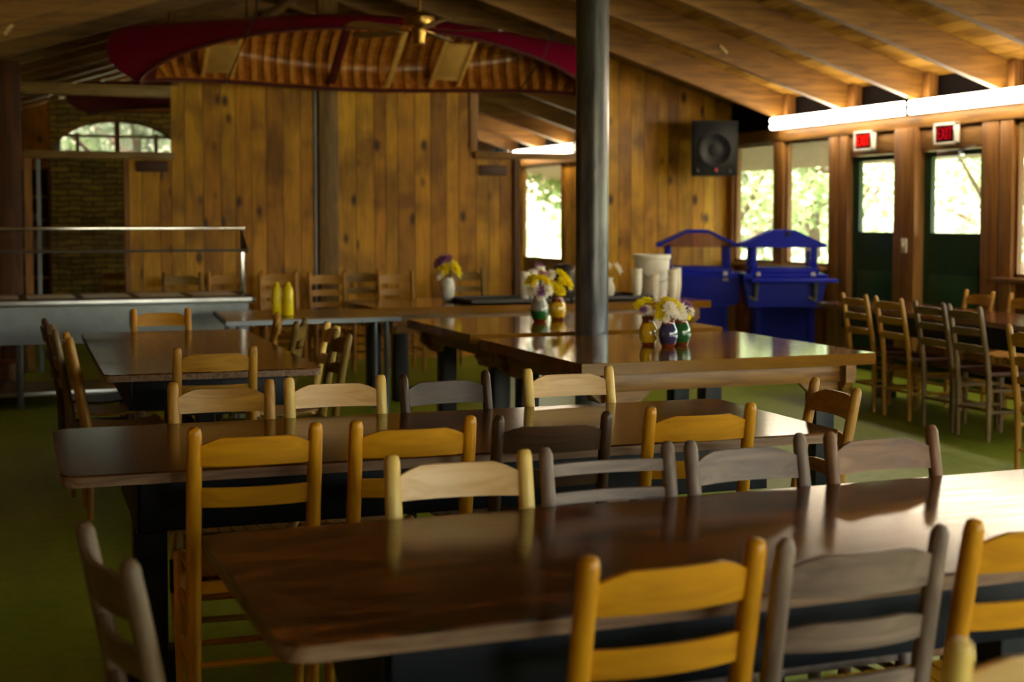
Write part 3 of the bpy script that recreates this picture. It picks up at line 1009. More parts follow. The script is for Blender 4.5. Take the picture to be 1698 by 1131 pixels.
G1 = 'chairs along the far side of the front table'
chair('slat', 'pale', 1.06, 3.24, 265, 'pale new pine chair, leftmost across the front table', G1)
chair('thin', 'grey', 1.45, 3.23, 268, 'grey weathered chair with thin slats across the front table', G1)
chair('old', 'grey', 1.84, 3.22, 272, 'worn grey brown chair across the front table, between the thin slatted and reddish ones', G1)
chair('old', 'russet', 2.26, 3.225, 271, 'worn reddish brown chair, rightmost across the front table', G1)
G2 = 'chairs along the near side of the middle table'
chair('slat', 'yellow', .675, 3.85, 87, 'yellow pine chair at left end of the middle table near side, full back visible', G2)
chair('slat', 'yellow', 1.12, 3.83, 86, 'yellow pine chair, second from left on the middle table near side', G2)
chair('old', 'brown', 1.535, 3.80, 85, 'dark brown chair on the near side of the middle table', G2)
chair('slat', 'yellow', 2.02, 3.80, 86, 'yellow pine chair, rightmost on the middle table near side', G2)
G3 = 'chairs along the far side of the middle table'
chair('slat', 'tan', .75, 4.955, 266, 'tan pine chair, leftmost on the far side of the middle table', G3)
chair('slat', 'pale', 1.155, 4.955, 266, 'pale pine chair on the far side of the middle table, beside the tan one', G3)
chair('old', 'brown', 1.565, 4.95, 276, 'dark brown chair on the far side of the middle table', G3)
chair('slat', 'pale', 2.06, 4.95, 268, 'pale pine chair, rightmost on the far side of the middle table, below the plank table', G3)
chair('old', 'tan', 2.745, 4.18, 172, 'old tan chair at the right end of the middle table', 'chairs at table ends')
G4 = 'chairs around the left rear table'
chair('slat', 'tan', .925, 6.27, 87, 'tan pine chair on the near side of the left rear table', G4)
chair('slat', 'yellow', 1.0, 9.06, 268, 'yellow pine chair at the far end of the left rear table', G4)
chair('old', 'brown', .28, 8.27, 0, 'dark brown chair, farthest of three left of the left rear table', G4)
chair('old', 'worn', .30, 7.76, 0, 'worn brown chair, middle of three left of the left rear table', G4, 'tan')
chair('slat', 'tan', .345, 7.17, 0, 'tan chair, nearest of three on the left side of the left rear table', G4)
chair('old', 'tan', 1.60, 8.33, 170, 'small tan chair at the far right corner of the left rear table', G4)
chair('old', 'dull', 1.64, 7.86, 160, 'dull brown chair, second from the far corner beside the left rear table', G4)
chair('slat', 'pale', 1.72, 7.43, 176, 'yellowish chair right of the left rear table, half behind a dark one', G4)
chair('old', 'dull', 1.66, 6.94, 178, 'dark worn chair at the near right corner of the left rear table', G4)
G5 = 'chairs along the near side of the front table'
chair('slat', 'yellow', 1.10, 2.16, 93, 'blurred yellow chair in the right foreground, left of the grey one', G5)
chair('old', 'grey', 1.485, 2.16, 90, 'blurred grey chair in the right foreground between two yellow ones', G5)
chair('slat', 'yellow', 1.90, 2.175, 92, 'blurred yellow chair cut by the right edge at the front table', G5)
chair('slat', 'pale', 1.385, 1.55, 90, 'very blurred pale chair top in the bottom right corner', 'chairs at table ends')
chair('old', 'drab', .18, 2.575, 9, 'worn grey brown chair at the left end of the front table', 'chairs at table ends')
G6 = 'chairs along the left side of the right hand table'
for i, (x, y, tone) in enumerate(((6.1, 9.07, 'tan'), (6.06, 8.58, 'tan'), (6.0, 8.03, 'worn'), (5.955, 7.6, 'worn'))):
    chair('tall', tone, x, y, -3, ['golden brown chair, farthest in the row at the right hand table', 'golden brown chair, second from the far end at the right hand table', 'brown chair, third from the far end at the right hand table', 'dark brown chair, nearest of four in the row at the right hand table'][i], G6)
chair('old', 'tan', 5.13, 5.98, 8, 'tan chair cut by the right edge of the photo, seen from behind', 'chairs at table ends')
G7 = 'chairs along the far side of the right hand table'
chair('old', 'tan', 7.30, 9.12, 178, 'brown chair beyond the right hand table, left of two', G7)
chair('old', 'tan', 7.27, 8.56, 178, 'brown chair beyond the right hand table, right of two', G7)
chair('old', 'tan', 7.25, 8.05, 178, 'brown chair beyond the right hand table at the right edge', G7)
G8 = 'chairs standing along the back wall'
for x, y, tone, lab in ((1.69, 13.5, 'dull', 'chair by the back wall behind the left half of the steel counter'), (2.10, 13.5, 'tan', 'chair by the back wall behind the sneeze guard post'),
                        (2.52, 13.15, 'tan', 'chair by the back wall just right of the steel counter'), (2.63, 13.62, 'tan', 'dull chair by the back wall behind the yellow bottles'),
                        (3.01, 13.25, 'tan', 'dull ladder back chair by the back wall below the centre post'), (3.43, 13.55, 'dull', 'ladder back chair by the back wall right of the centre post'),
                        (3.66, 13.15, 'tan', 'tan chair by the back wall with slatted front showing under the grey edged table'), (4.5, 13.5, 'dull', 'dull chair by the back wall behind the white vase')):
    chair('old', tone, x, y, 268, lab, G8).scale = (1, 1, 1.07)
chair('old', 'tan', 1.3, 16.0, 250, 'chair in the fireplace room seen over the steel counter', 'chairs in the fireplace room')

# ------------------------------------------------------------------ dark varnished tables
def rrect(x0, y0, x1, y1, r, n=5):
    out = []
    for cx, cy, a in ((x1 - r, y1 - r, 0), (x0 + r, y1 - r, 90), (x0 + r, y0 + r, 180), (x1 - r, y0 + r, 270)):
        for k in range(n + 1):
            t = math.radians(a + 90 * k / n)
            out.append((cx + r * math.cos(t), cy + r * math.sin(t)))
    return out
def dining_table(label, cx, cy, L, D, rz, r=.05, group='dark varnished dining tables', ins=(.27, .5)):
    o = thing('dining_table', label, 'table', (cx, cy, 0), rz, group)
    mb = MB(); mb.prism(rrect(-L / 2, -D / 2, L / 2, D / 2, r), (0, 0, .744), (1, 0, 0), (0, 1, 0), (0, 0, .006)); mb.build('tabletop', M_top, o, 30)
    mb = MB(); mb.prism(rrect(-L / 2 + .001, -D / 2 + .001, L / 2 - .001, D / 2 - .001, r), (0, 0, .716), (1, 0, 0), (0, 1, 0), (0, 0, .028)); b = mb.build('top_edge', M_edge, o, 30); b['label'] = 'worn lighter plywood edge'
    ix, iy = .22, .13
    for s in (-1, 1):
        mb = MB(); mb.box((0, s * (D / 2 - iy), .635), (L - 2 * ix, .022, .16), bev=.003); mb.build('apron', M_navy, o)
        mb = MB(); mb.box((s * (L / 2 - ix), 0, .635), (.022, D - 2 * iy - .024, .16), bev=.003); mb.build('apron', M_navy, o)
    for s in (-1, 1):
        x = s * (L / 2 - ins[0 if s < 0 else 1])
        mb = MB(); w = D / 2 - iy - .015
        mb.prism([(-w, .715), (-w, .6), (-.1, .5), (.1, .5), (w, .6), (w, .715)], (x - .045, 0, 0), (0, 1, 0), (0, 0, 1), (.09, 0, 0))
        mb.box((x, 0, .3), (.1, .09, .42), bev=.006)
        mb.prism([(-.06, 0), (-.06, .05), (-.04, .12), (.04, .12), (.06, .05), (.06, 0)], (x - .08, 0, 0), (0, 1, 0), (0, 0, 1), (.16, 0, 0))
        b = mb.build('trestle_leg', M_black, o, 0)
    mb = MB(); mb.box(((ins[0] - ins[1]) / 2, 0, .34), (L - ins[0] - ins[1] - .12, .035, .1), bev=.004); mb.build('stretcher', M_navy, o)
    return o
dining_table('long dark varnished table in the foreground', 1.66, 2.715, 2.46, .87, math.radians(.8), ins=(.27, .62))
dining_table('long dark varnished table in the middle, second from the camera', 1.40, 4.405, 2.45, .91, math.radians(-1.0), .06)
dining_table('dark varnished table at left rear before the steel counter', .98, 7.70, 2.44, .98, math.radians(89), .04, ins=(.42, .48))
dining_table('dark varnished table on the right below the exit doors', 6.69, 8.62, 2.95, .72, math.radians(86), .03)

# ------------------------------------------------------------------ plank serving tables
def plank_table(label, x0, y0, x1, y1, rz=0):
    L, D = x1 - x0, y1 - y0
    o = thing('plank_table', label, 'table', ((x0 + x1) / 2, (y0 + y1) / 2, 0), rz, 'thick plank serving tables')
    mb = MB()
    n = max(4, round(D / .14))
    for k in range(n):
        a = -D / 2 + D * k / n; b = -D / 2 + D * (k + 1) / n
        mb.box((0, (a + b) / 2, .72), (L, b - a - .0015, .06), bev=.002)
    mb.build('plank_top', M_plank, o, 0)
    mb = MB()
    for s in (-1, 1):
        mb.box((0, s * (D / 2 - .07), .645), (L - .26, .04, .088), bev=.004)
        mb.box((s * (L / 2 - .15), 0, .645), (.04, D - .2, .088), bev=.004)
    mb.build('apron', M_plankedge, o)
    for sx in (-1, 1):
        for sy in (-1, 1):
            x, y = sx * (L / 2 - .24), sy * (D / 2 - .15)
            mb = MB(); mb.box((x, y, .3), (.11, .11, .6), bev=.005); mb.build('leg', M_black, o)
            mb = MB(); mb.prism([(-.17, .69), (-.17, .6), (-.1, .54), (.1, .54), (.17, .6), (.17, .69)], (x - .0, y + (-.076 if sy < 0 else .036), 0), (1, 0, 0), (0, 0, 1), (0, .04, 0))
            mb.build('leg_bracket', M_plankedge, o, 0)
            mb = MB(); mb.prism([(-.15, .69), (-.15, .6), (-.1, .54), (.1, .54), (.15, .6), (.15, .69)], (x + (-.1 if sx < 0 else .06), y, 0), (0, 1, 0), (0, 0, 1), (.04, 0, 0))
            mb.build('leg_bracket', M_plankedge, o, 0)
    return o
plank_table('thick plank table nearest the camera, with three flower vases', 2.645, 6.19, 4.305, 7.70)
plank_table('thick plank table behind the column, with two flower vases', 2.69, 8.0, 4.40, 9.36)
plank_table('long plank table at the rear, with cup stacks and a white bucket', 2.79, 10.6, 5.72, 11.72)

# grey edged folding table
o = thing('folding_table', 'grey edged metal leg table with two yellow bottles', 'table', (0, 0, 0))
mb = MB(); mb.prism([(1.50, 9.66), (2.74, 9.70), (2.84, 10.5), (1.58, 10.78)], (0, 0, .742), (1, 0, 0), (0, 1, 0), (0, 0, .008)); mb.build('tabletop', wood('folding_top', '#7a5a28', '#5c401a', 'x', .22), o, 0)
mb = MB(); mb.prism([(1.495, 9.655), (2.745, 9.695), (2.845, 10.505), (1.575, 10.785)], (0, 0, .712), (1, 0, 0), (0, 1, 0), (0, 0, .03)); b = mb.build('metal_edge', M_greymetal, o, 0)
for x, y in ((1.6, 9.76), (2.66, 9.79), (2.74, 10.42), (1.66, 10.66)):
    mb = MB(); mb.tube([(x, y, 0), (x, y, .712)], .018, 10); mb.build('leg', M_greymetal, o)
mb = MB(); mb.tube([(1.6, 9.76, .2), (1.66, 10.66, .2)], .012, 8); mb.tube([(2.66, 9.79, .2), (2.74, 10.42, .2)], .012, 8); mb.build('cross_bar', M_greymetal, o)
bt = None
for (x, y), lab in (((1.93, 10.1), 'yellow squeeze bottle on the grey edged table, left of two'), ((2.005, 10.06), 'yellow squeeze bottle on the grey edged table, right of two')):
    if bt is None:
        bt = thing('squeeze_bottle', lab, 'bottle', (x, y, .75), 0, 'yellow squeeze bottles')
        mb = MB(); mb.lathe([(.034, 0), (.038, .006), (.038, .165), (.034, .178)], seg=20); mb.build('bottle_body', M_yplastic, bt)
        mb = MB(); mb.lathe([(.035, .178), (.034, .19), (.022, .208), (.011, .237), (.007, .238)], seg=20); mb.build('nozzle_cap', M_yplastic, bt)
    else:
        q = dup(bt, lab, (x, y, .75), .4)

# ------------------------------------------------------------------ steel buffet counter
CY, CX1, CX0 = 11.2, 1.97, -1.25
o = thing('buffet_counter', 'stainless steel buffet counter with sneeze guard on the left', 'counter', (0, 0, 0))
mb = MB()
CD = .86
mb.box(((CX0 + CX1) / 2, CY + .013, .8), (CX1 - CX0, .026, .05), bev=.006)
mb.build('front_edge', M_steel, o)
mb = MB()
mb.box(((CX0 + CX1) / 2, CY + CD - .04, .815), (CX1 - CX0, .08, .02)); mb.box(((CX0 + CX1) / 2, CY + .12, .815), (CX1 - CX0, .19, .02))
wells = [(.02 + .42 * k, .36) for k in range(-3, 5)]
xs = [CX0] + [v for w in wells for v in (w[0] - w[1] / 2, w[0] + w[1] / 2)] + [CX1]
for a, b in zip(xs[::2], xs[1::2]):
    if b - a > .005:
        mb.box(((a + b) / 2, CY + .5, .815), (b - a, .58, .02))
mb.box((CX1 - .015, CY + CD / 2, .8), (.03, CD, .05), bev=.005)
mb.build('counter_top', plain('steel_dark_reflection', '#4a4238', .5, .5), o)  # dark reflection on the steel top put into its colour
mb = MB(); mb.box(((CX0 + CX1) / 2 - .02, CY + .05, .635), (CX1 - CX0 - .06, .03, .29)); mb.box((CX1 - .06, CY + .45, .635), (.03, .78, .29)); mb.box(((CX0 + CX1) / 2 - .02, CY + .83, .635), (CX1 - CX0 - .06, .03, .29)); mb.build('body_panel', plain('dull_steel_panel', '#8a9098', .45, .7), o, 0)
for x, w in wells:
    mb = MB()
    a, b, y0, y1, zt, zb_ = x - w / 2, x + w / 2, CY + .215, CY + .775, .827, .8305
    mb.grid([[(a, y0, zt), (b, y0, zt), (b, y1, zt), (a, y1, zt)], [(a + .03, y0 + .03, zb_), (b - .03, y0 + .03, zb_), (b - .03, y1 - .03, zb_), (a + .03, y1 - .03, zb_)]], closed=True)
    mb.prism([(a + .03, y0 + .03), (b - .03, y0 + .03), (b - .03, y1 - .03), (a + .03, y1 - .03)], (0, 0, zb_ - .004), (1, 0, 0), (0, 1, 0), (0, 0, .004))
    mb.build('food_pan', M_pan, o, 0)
for x in (CX0 + .1, .2, CX1 - .08):
    for y in (CY + .1, CY + CD - .1):
        mb = MB(); mb.box((x, y, .25), (.045, .045, .5), bev=.004); mb.build('leg', M_greymetal, o)
mb = MB(); mb.box(((CX0 + CX1) / 2 - .5, CY + .5, .1), (CX1 - CX0 - 1.1, .7, .04), bev=.006); mb.build('under_shelf', M_steel, o)
mb = MB(); mb.box((1.02, CY + .028, .67), (.03, .02, .13), bev=.003); mb.build('control_switch', M_black, o)
# sneeze guard
gy, gz = CY + .4, 1.365
mb = MB(); mb.box(((CX0 + CX1) / 2, gy, gz), (CX1 - CX0 - .02, .03, .03), bev=.004); mb.build('guard_rail', M_chrome, o)
mb = MB(); mb.box(((CX0 + CX1) / 2, CY + .12, 1.19), (CX1 - CX0 - .06, .02, .02)); mb.build('guard_lower_rail', plain('dark_rail', '#3c3226', .5), o)
mb = MB(); a = Vector((0, gy, gz)); b = Vector((0, CY + .12, 1.19)); mb.prism([(CX0, 0), (CX1 - .06, 0), (CX1 - .06, 1), (CX0, 1)], a, (1, 0, 0), b - a, (0, .004, .005)); mb.build('guard_glass', M_acrylic, o, 0)
for x in (CX1 - .035, CX0 + .04):
    mb = MB(); mb.box((x, gy, .82 + .27), (.03, .035, .54), bev=.004); mb.build('guard_post', M_chrome, o)
    mb = MB(); mb.prism([(gy - .005, 1.36), (CY + .1, 1.19), (CY + .1, 1.17), (gy - .005, 1.17)], (x - .012, 0, 0), (0, 1, 0), (0, 0, 1), (.012, 0, 0)); mb.build('end_gusset', plain('gusset_dark', '#2c241a', .5), o, 0)
mb = MB(); mb.box((0, 0, .13), (.3, .3, .26), bev=.006)
b = mb.build('wooden_crate', wood('crate', '#8a5a2a', '#5c2c14', 'x')); b.location = (.05, 12.35, 0); tag(b, 'small wooden crate on the floor behind the counter legs', 'crate')

# ------------------------------------------------------------------ blue food bars
def food_bar(label, x, y, rz, fold_front):
    o = thing('food_bar', label, 'food bar', (x, y, 0), rz, 'blue plastic food bars')
    mb = MB(); mb.prism([(-.28, -.3), (.28, -.3), (.28, .3), (-.28, .3)], (0, 0, .1), (1, 0, 0), (0, 1, 0), (0, 0, .52))
    for s in (-1, 1):
        mb.box((s * .24, -.305, .35), (.05, .02, .5), bev=.006)
    mb.build('base', M_bluedk, o, 0)
    mb = MB(); mb.prism([(-.33, .62), (-.385, .9), (.385, .9), (.33, .62)], (0, -.36, 0), (1, 0, 0), (0, 0, 1), (0, .72, 0)); mb.box((0, 0, .91), (.78, .74, .03), bev=.01)
    mb.build('tub', M_blue, o, 0)
    mb = MB(); mb.box((0, 0, .95), (.64, .5, .06), bev=.015); mb.build('well_rim', M_blue, o)
    for sx in (-1, 1):
        for sy in (-1, 1):
            mb = MB(); mb.box((sx * .28, sy * .21, 1.07), (.055, .05, .22), bev=.01); mb.build('canopy_post', M_blue, o)
    mb = MB()
    prof = [(-.39, 1.17), (-.39, 1.205), (-.33, 1.225), (-.12, 1.325), (-.09, 1.335), (.09, 1.335), (.12, 1.325), (.33, 1.225), (.39, 1.205), (.39, 1.17)]
    if fold_front:
        mb.prism(prof, (0, -.26, 0), (1, 0, 0), (0, 0, 1), (0, .52, 0))
    else:
        for q in (1, -1):
            mb.prism([(q * .39, 1.17), (q * .39, 1.205), (q * .33, 1.225), (q * .12, 1.325), (q * .11, 1.303), (q * .32, 1.2), (q * .36, 1.17)], (0, -.26, 0), (1, 0, 0), (0, 0, 1), (0, .52, 0))
        mb.prism([(-.12, 1.325), (-.09, 1.335), (.09, 1.335), (.12, 1.325), (.11, 1.303), (-.11, 1.303)], (0, -.26, 0), (1, 0, 0), (0, 0, 1), (0, .52, 0))
    mb.build('canopy', M_blue, o, 0)
    if not fold_front:
        mb = MB(); mb.prism([(.11, 1.303), (.32, 1.2), (.36, 1.17), (-.36, 1.17), (-.32, 1.2), (-.11, 1.303)], (0, -.25, 0), (1, 0, 0), (0, 0, 1), (0, .006, 0)); mb.build('clear_gable', mat_glass('acrylic_purple_reflection', .16, (.75, .62, .8, 1)), o, 0)  # reflection on the clear gable put into its purple tint and haze
    mb = MB(); mb.box((0, -.21, 1.07), (.5, .006, .2)); mb.build('clear_panel', M_acrylic, o, 0)
    if fold_front:
        disc([(.022, 0), (.022, .008), (.001, .01)], (.03, -.262, 1.3), 12).build('latch_button', M_black, o)
        mb = MB(); mb.box((.06, -.5, .875), (.78, .26, .03), bev=.008); mb.build('tray_shelf', M_blue, o)
    else:
        mb = MB(); mb.box((.0, -.385, .77), (.76, .03, .26), bev=.008); mb.build('tray_shelf', M_bluedk, o)
    for sx in (-1, 1):
        mb = MB()
        if fold_front:
            mb.tube([(sx * .27, -.39, .7), (sx * .27, -.5, .85)], .014, 8, flat=1.6); mb.tube([(sx * .27, -.385, .86), (sx * .27, -.385, .68)], .016, 8); mb.tube([(sx * .27, -.39, .69), (sx * .27 - .06, -.39, .72)], .012, 8)
        else:
            mb.box((sx * .25, -.405, .87), (.05, .02, .03), bev=.005)
        mb.build('shelf_bracket', plain('bracket_grey', '#7d7f7c', .4), o)
        mb = MB(); mb.box((sx * .25, -.375, .925), (.04, .03, .04), bev=.006); mb.build('hinge', plain('hinge_grey', '#b8b4b4', .4), o)
    for sx in (-1, 1):
        for sy in (-1, 1):
            mb = MB(); mb.tube([(sx * .22 - .015, sy * .23, .05), (sx * .22 + .015, sy * .23, .05)], .05, 14); mb.box((sx * .22, sy * .23, .095), (.05, .05, .03)); mb.build('caster', M_black, o)
    return o
food_bar('blue food bar cart nearer the exit doors, with raised tray shelf', 7.06, 11.7, math.radians(-25), True)
food_bar('blue food bar cart on the left, with clear gable canopy and folded shelf', 6.42, 12.2, math.radians(-25), False)

# ------------------------------------------------------------------ things on the rear plank table
b_ = thing('bucket', 'large white plastic bucket on the rear plank table', 'bucket', (5.56, 11.42, .75))
mb = MB(); mb.lathe([(.135, 0), (.14, .01), (.158, .33), (.17, .335), (.17, .37), (.16, .372), (.155, .33), (.134, .015), (.001, .012)], seg=32); mb.build('pail', M_white, b_)
mb = MB(); mb.tube([(.165 * math.cos(a), -.165 * abs(math.sin(a)) * .75 - .04, .3 - .17 * math.sin(a)) for a in [PI * k / 14 for k in range(15)]], .003, 6); mb.build('wire_handle', M_greymetal, b_)
def mk_tray(x0, x1, y0, y1, label):
    mb = MB()
    cx, cy = (x0 + x1) / 2, (y0 + y1) / 2
    mb.box((0, 0, .006), (x1 - x0, y1 - y0, .012))
    for s in (-1, 1):
        mb.box((0, s * ((y1 - y0) / 2 - .006), .02), (x1 - x0, .012, .04)); mb.box((s * ((x1 - x0) / 2 - .006), 0, .02), (.012, y1 - y0 - .024, .04))
    b = mb.build('serving_tray', plain('dark_tray', '#241612', .5), None, 0); b.location = (cx, cy, .75)
    tag(b, label, 'tray', 'dark trays on the rear plank table')
mk_tray(3.62, 4.48, 10.72, 11.3, 'dark tray right of the white vase, under the left cup stacks')
mk_tray(4.55, 5.3, 10.85, 11.45, 'dark tray behind the column, under the middle cup stacks')
cup0 = None
def cup_stack(x, y, n, z0, label, group):
    global cup0
    for k in range(n):
        z = z0 + k * .0135
        if cup0 is None:
            mb = MB(); mb.lathe([(.028, .0), (.0295, .002), (.0415, .098), (.044, .1), (.0405, .0995), (.0405, .097), (.0285, .004), (.001, .0035)], seg=18, caps=True)
            cup0 = mb.build('foam_cup', M_foam); cup0.location = (x, y, z); tag(cup0, label, 'cup', group)
        else:
            c = cup0.copy(); COL.objects.link(c); c.location = (x, y, z); c['label'] = label; c['group'] = group
Tz = .763
for i, (x, y, n, z0, lab) in enumerate((
        (4.19, 11.02, 11, Tz, 'outer left stack, left of the vases with yellow flowers'), (4.28, 11.06, 12, Tz, 'second stack from the left'), (4.375, 11.14, 14, Tz, 'tallest stack behind the yellow flowers'), (4.30, 10.86, 9, Tz, 'short stack in front of the left tray'),
        (4.76, 11.2, 13, Tz, 'stack left of the column'), (4.85, 11.27, 14, Tz, 'stack beside the column, left side'), (4.92, 11.16, 14, Tz, 'stack half behind the column'),
        (5.245, 11.06, 12, Tz, 'stack just right of the column'), (5.43, 11.1, 9, .75, 'short stack in front of the white bucket'), (5.57, 11.03, 12, .75, 'stack right of the bucket front'), (5.645, 11.1, 13, .75, 'rightmost stack on the rear table'))):
    cup_stack(x, y, n, z0, 'white foam cup in the ' + lab, 'foam cups: ' + lab)
o = thing('drink_urn', 'dark grey round topped urn behind the cup stacks', 'urn', (4.78, 11.585, .75))
mb = MB(); mb.lathe([(.115, 0), (.125, .01), (.125, .2), (.12, .21)], seg=28); mb.build('urn_body', plain('urn_dark', '#3c3834', .35, .5), o)
mb = MB(); mb.lathe([(.125, .211), (.125, .225), (.1, .265), (.05, .29), (.001, .295)], seg=28); mb.build('lid', plain('urn_lid', '#55504a', .35, .5), o)
mb = MB(); mb.tube([(-.115, 0, .06), (-.17, 0, .06), (-.17, 0, .03)], .012, 8); mb.build('spout', M_black, o)

# ------------------------------------------------------------------ vases and flowers
def glaze(key, c, foot='#7a3416', drip=None):
    t = NT(key)
    tc = t.n('ShaderNodeTexCoord')
    sp = t.n('ShaderNodeSeparateXYZ')
    t.l(tc.outputs['Object'], sp.inputs[0])
    f = t.noise(t.coords((1, 1, 1)), 26, 3)
    mu = t.n('ShaderNodeMath', operation='MULTIPLY_ADD')
    t.l(f, mu.inputs[0]); mu.inputs[1].default_value = .03
    t.l(sp.outputs[2], mu.inputs[2])
    if drip:
        body = t.ramp(mu.outputs[0], [(0, lin(foot)), (.034, lin(foot)), (.036, lin(c)), (.09, lin(c)), (.105, lin(drip)), (.15, lin(drip))])
    else:
        body = t.ramp(mu.outputs[0], [(0, lin(foot)), (.034, lin(foot)), (.036, lin(c)), (.138, lin(c)), (.14, lin(foot)), (.2, lin(foot))])
    b = t.bsdf(.12, spec=.6, coat=.5)
    t.l(body, b.inputs['Base Color'])
    return t.m
PROF = [(.032, 0), (.036, .004), (.047, .03), (.054, .062), (.05, .095), (.036, .125), (.034, .14), (.041, .16), (.037, .16), (.03, .138), (.03, .125), (.001, .12)]
def vase(label, x, y, mat, prof=PROF, s=1.0, group='small glazed flower vases', z=.75):
    mb = MB(); mb.lathe([(r * s, z_ * s) for r, z_ in prof], seg=28)
    b = mb.build('vase', mat, None, 50); b.location = (x, y, z)
    return tag(b, label, 'vase', group)
FC = {'yellow': ('#fff02c', '#e8c020'), 'white': ('#fffaf0', '#f0e6a8'), 'lilac': ('#b078b4', '#8a5090'), 'pink': ('#e6b8c4', '#c89a90')}
FM = {k: (mat_leaf('petal_' + k, v[0], v[0]), plain('disc_' + k, v[1], .7)) for k, v in FC.items()}
M_stem = plain('stem_green', '#3c5a24', .6)
FL0 = {}
def flower(kind, size, base, head, label, group):
    """a bloom of layered petals on its own stem; head gives where it sits above the vase mouth"""
    base, head = Vector(base), Vector(head)
    d = head - base
    key = (kind, round(d.x, 3), round(d.y, 3), round(d.z, 3))
    o = thing('flower', label, 'flower', base, 0, group)
    mb = MB(); mb.tube([(0, 0, -.05), (d.x * .35, d.y * .35, d.z * .5), (d.x, d.y, d.z)], .0022, 6); mb.build('stem', M_stem, o)
    nrm = Vector((d.x * 1.6, d.y * 1.6 - .045, d.z * .55 + .02)).normalized()
    q = nrm.to_track_quat('Z', 'Y').to_matrix()
    mb = MB()
    for lay, (n, el, ln) in enumerate(((13, .1, 1.0), (12, .5, .88), (9, .95, .66), (6, 1.3, .42))):
        for k in range(n):
            a = 2 * PI * (k + .5 * (lay % 2)) / n + random.uniform(-.08, .08)
            r0, r1 = .12 * size, ln * size * random.uniform(.9, 1.05)
            e = el + random.uniform(-.1, .1)
            dr = Vector((math.cos(a) * math.cos(e), math.sin(a) * math.cos(e), math.sin(e)))
            sd = Vector((-math.sin(a), math.cos(a), 0)) * size * .16
            nn = dr.cross(sd).normalized() * size * .05
            pts = [dr * r0, dr * (r0 * .4 + r1 * .6) + sd - nn, dr * r1 + nn * .3, dr * (r0 * .4 + r1 * .6) - sd - nn]
            vs = [mb.bm.verts.new(d + q @ p) for p in pts]
            mid = mb.bm.verts.new(d + q @ (dr * (r0 * .4 + r1 * .6) + nn))
            for i in range(4):
                mb.bm.faces.new((vs[i], vs[(i + 1) % 4], mid))
    mb.build('bloom', FM[kind][0], o, 0)
    mb = MB(); mb.lathe([(.3 * size, -.1 * size), (.34 * size, .06 * size), (.2 * size, .2 * size), (.001, .24 * size)], seg=10)
    bmesh.ops.rotate(mb.bm, cent=(0, 0, 0), matrix=q, verts=mb.bm.verts); bmesh.ops.translate(mb.bm, vec=d, verts=mb.bm.verts)
    mb.build('flower_center', FM[kind][1], o)
    for s in (-1, 1):
        mb = MB()
        c = d * .45
        mb.prism([(0, 0), (.008, .012), (.0, .034), (-.008, .012)], c, Vector((0, 1, 0)), Vector((s * .9, .1, .45)), Vector((0, 0, .001)))
        mb.build('leaf', M_stem, o, 0)
    return o
def bouquet(x, y, zm, where, items, s=1.6):
    from collections import Counter
    for kind, dx, dy, dz, sz in items:
        n = {'yellow': 'yellow chrysanthemum', 'white': 'white daisy', 'lilac': 'lilac aster', 'pink': 'pink tinged daisy'}[kind]
        flower(kind, sz * s, (x + dx * .12, y + dy * .12, zm), (x + dx, y + dy, zm + dz), '%s in the %s' % (n, where), '%s flowers in the %s' % (kind, where))
GB = glaze('glaze_blue', '#38345c'); GG = glaze('glaze_green', '#1e5a2c'); GY = glaze('glaze_yellow', '#dcae22'); GGW = glaze('glaze_green_white', '#1e6a34', '#7a3416', '#a8a8a0')
vase('yellow vase, left of the three on the front plank table', 3.385, 6.99, GY)
vase('blue purple vase, front middle of the three on the front plank table', 3.44, 6.86, GB)
vase('green vase, right of the three on the front plank table', 3.56, 6.94, GG)
zm = .89
bouquet(3.385, 6.99, zm, 'yellow vase on the front plank table', [('yellow', -.055, .0, .085, .026), ('white', -.02, -.02, .055, .024), ('yellow', .0, .02, .1, .03), ('lilac', -.045, -.03, .06, .018), ('white', -.035, .03, .095, .018)])
bouquet(3.44, 6.86, zm, 'blue vase on the front plank table', [('yellow', -.03, .01, .075, .032), ('yellow', .015, .03, .1, .036), ('white', -.012, -.045, .07, .032), ('yellow', .05, .02, .085, .032), ('white', .02, -.04, .04, .022), ('yellow', -.05, -.01, .035, .026), ('white', -.03, -.03, .018, .02)])
bouquet(3.56, 6.94, zm, 'green vase on the front plank table', [('white', -.045, -.05, .055, .036), ('lilac', .03, .0, .075, .032), ('white', .045, -.02, .045, .024), ('yellow', .025, -.03, .018, .018), ('white', -.01, -.035, .025, .024)])
vase('green vase with white glaze on the middle plank table', 3.46, 8.82, GGW, s=1.18)
vase('yellow vase on the middle plank table beside the green one', 3.645, 8.95, GY, s=1.12)
bouquet(3.46, 8.82, .92, 'green and white vase on the middle plank table', [('yellow', -.055, .0, .1, .042), ('yellow', .01, .02, .115, .046), ('yellow', .05, .0, .09, .04), ('white', -.06, -.03, .045, .036), ('white', .045, -.04, .045, .034), ('lilac', -.01, -.045, .04, .03), ('white', -.015, -.04, .0, .02), ('pink', .03, .03, .15, .03)])
bouquet(3.645, 8.95, .93, 'yellow vase on the middle plank table', [('white', -.06, .0, .115, .042), ('yellow', .03, .01, .125, .042), ('yellow', .065, -.01, .07, .046), ('yellow', -.035, -.04, .045, .034), ('yellow', .0, -.05, .02, .03), ('yellow', .02, -.03, .085, .03), ('pink', -.055, -.01, .055, .03)])
vase('tall white vase alone on the rear plank table', 3.57, 11.2, plain('white_ceramic', '#d6d6cc', .2, coat=.4), [(.035, 0), (.042, .005), (.058, .06), (.063, .12), (.055, .17), (.044, .195), (.046, .2), (.04, .198), (.04, .18), (.001, .175)])
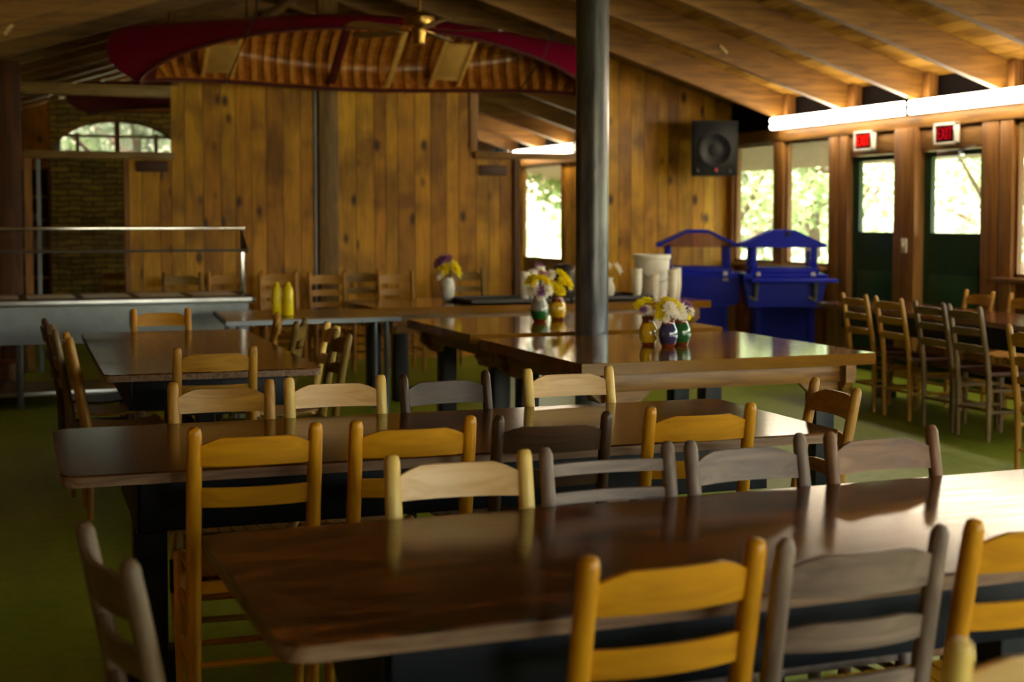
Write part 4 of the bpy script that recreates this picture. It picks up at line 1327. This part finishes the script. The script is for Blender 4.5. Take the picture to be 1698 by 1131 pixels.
bouquet(3.57, 11.2, .945, 'tall white vase', [('yellow', -.045, -.01, .07, .052), ('yellow', .06, .0, .075, .062), ('lilac', -.025, .02, .145, .06), ('lilac', -.06, .02, .125, .045), ('white', -.075, -.02, .03, .036), ('white', .04, .01, .115, .036)])
vase('small glass vase hidden behind the cup stacks', 4.42, 11.35, M_glass, s=1.1)
bouquet(4.42, 11.35, .9, 'vase behind the cup stacks', [('lilac', .03, .0, .12, .042), ('pink', .0, -.01, .08, .035)])
vase('small white vase behind the column on the rear plank table', 5.08, 11.3, M_white, s=1.1)
bouquet(5.08, 11.3, .9, 'vase behind the column', [('white', .085, .0, .1, .045), ('white', -.02, .0, .12, .04)])

# ------------------------------------------------------------------ trees outside
def make_tree(label, x, y, h, r, mat, seed, n=2600):
    rnd = random.Random(seed)
    o = thing('tree', label, 'tree', (x, y, -.17), 0, 'trees outside the right windows')
    mb = MB(); mb.tube([(0, 0, 0), (.1, .05, h * .4), (.05, 0, h * .85)], [.16, .12, .04], 10)
    for k in range(6):
        a = rnd.uniform(0, 2 * PI); z = h * rnd.uniform(.25, .6)
        mb.tube([(.08, .04, z), (math.cos(a) * r * .5, math.sin(a) * r * .5, z + .5), (math.cos(a) * r * .85, math.sin(a) * r * .85, z + 1.0)], [.06, .04, .015], 6)
    mb.build('trunk', M_bark, o)
    mb = MB()
    cl = [(Vector((rnd.gauss(0, .45) * r, rnd.gauss(0, .45) * r, h * rnd.uniform(.12, 1.0))), rnd.uniform(.35, .8)) for _ in range(26)]
    for k in range(n):
        c, cr = rnd.choice(cl)
        p = c + Vector((rnd.gauss(0, .5), rnd.gauss(0, .5), rnd.gauss(0, .42))) * cr
        if p.z < .05:
            p.z = rnd.uniform(.05, .5)
        s = rnd.uniform(.05, .11)
        u = Vector((rnd.gauss(0, 1), rnd.gauss(0, 1), rnd.gauss(0, 1))).normalized()
        w = u.orthogonal().normalized() * s * .55
        u *= s
        n_ = u.cross(w).normalized() * s * .15
        v = [mb.bm.verts.new(q) for q in (p - u, p + w + n_, p + u, p - w + n_)]
        mb.bm.faces.new((v[0], v[1], v[2])); mb.bm.faces.new((v[0], v[2], v[3]))
    mb.build('crown', mat, o, 0)
    return o
t0 = make_tree('leafy green tree outside the corner windows', 11.6, 17.5, 5.2, 2.0, M_leaf, 1)
t1 = make_tree('leafy tree outside the left exit door', 12.2, 14.6, 4.6, 2.2, M_leaf, 2)
t2 = make_tree('darker tree outside the right exit door', 13.2, 12.6, 5.0, 2.0, M_leaf2, 3)
k = 0
for src, x, y, rz, lab in ((t0, 13.0, 20.5, 1, 'green tree beyond the corner windows'), (t1, 10.6, 22.5, 2, 'green tree outside the fireplace room window, right side'), (t2, 14.6, 16.8, 3, 'darker tree in the second row outside'),
                           (t0, 11.4, 27.5, 4, 'green tree outside the fireplace room window, left side'), (t1, 12.8, 10.4, 5, 'leafy tree outside the window at the right edge'), (t2, 11.0, 19.8, .6, 'dark tree close outside the corner window'),
                           (t1, 14.6, 25.0, 1.5, 'tree far beyond the fireplace room window'), (t0, 15.5, 13.4, 2.5, 'tree behind the one outside the right exit door'), (t2, 2.6, 26.5, 2.2, 'tree added outside to dim the sky behind the arched window'), (t0, 1.2, 29.5, 2.9, 'tree added farther out to dim the arched window'), (t2, 17.6, 16.0, 1.1, 'dark tree at the back, outside the right exit door'), (t2, 16.6, 20.6, 4.1, 'dark tree at the back, outside the left exit door')):  # the two trees behind the arched window are added to dim it
    dup(src, lab, (x, y, -.17), rz)
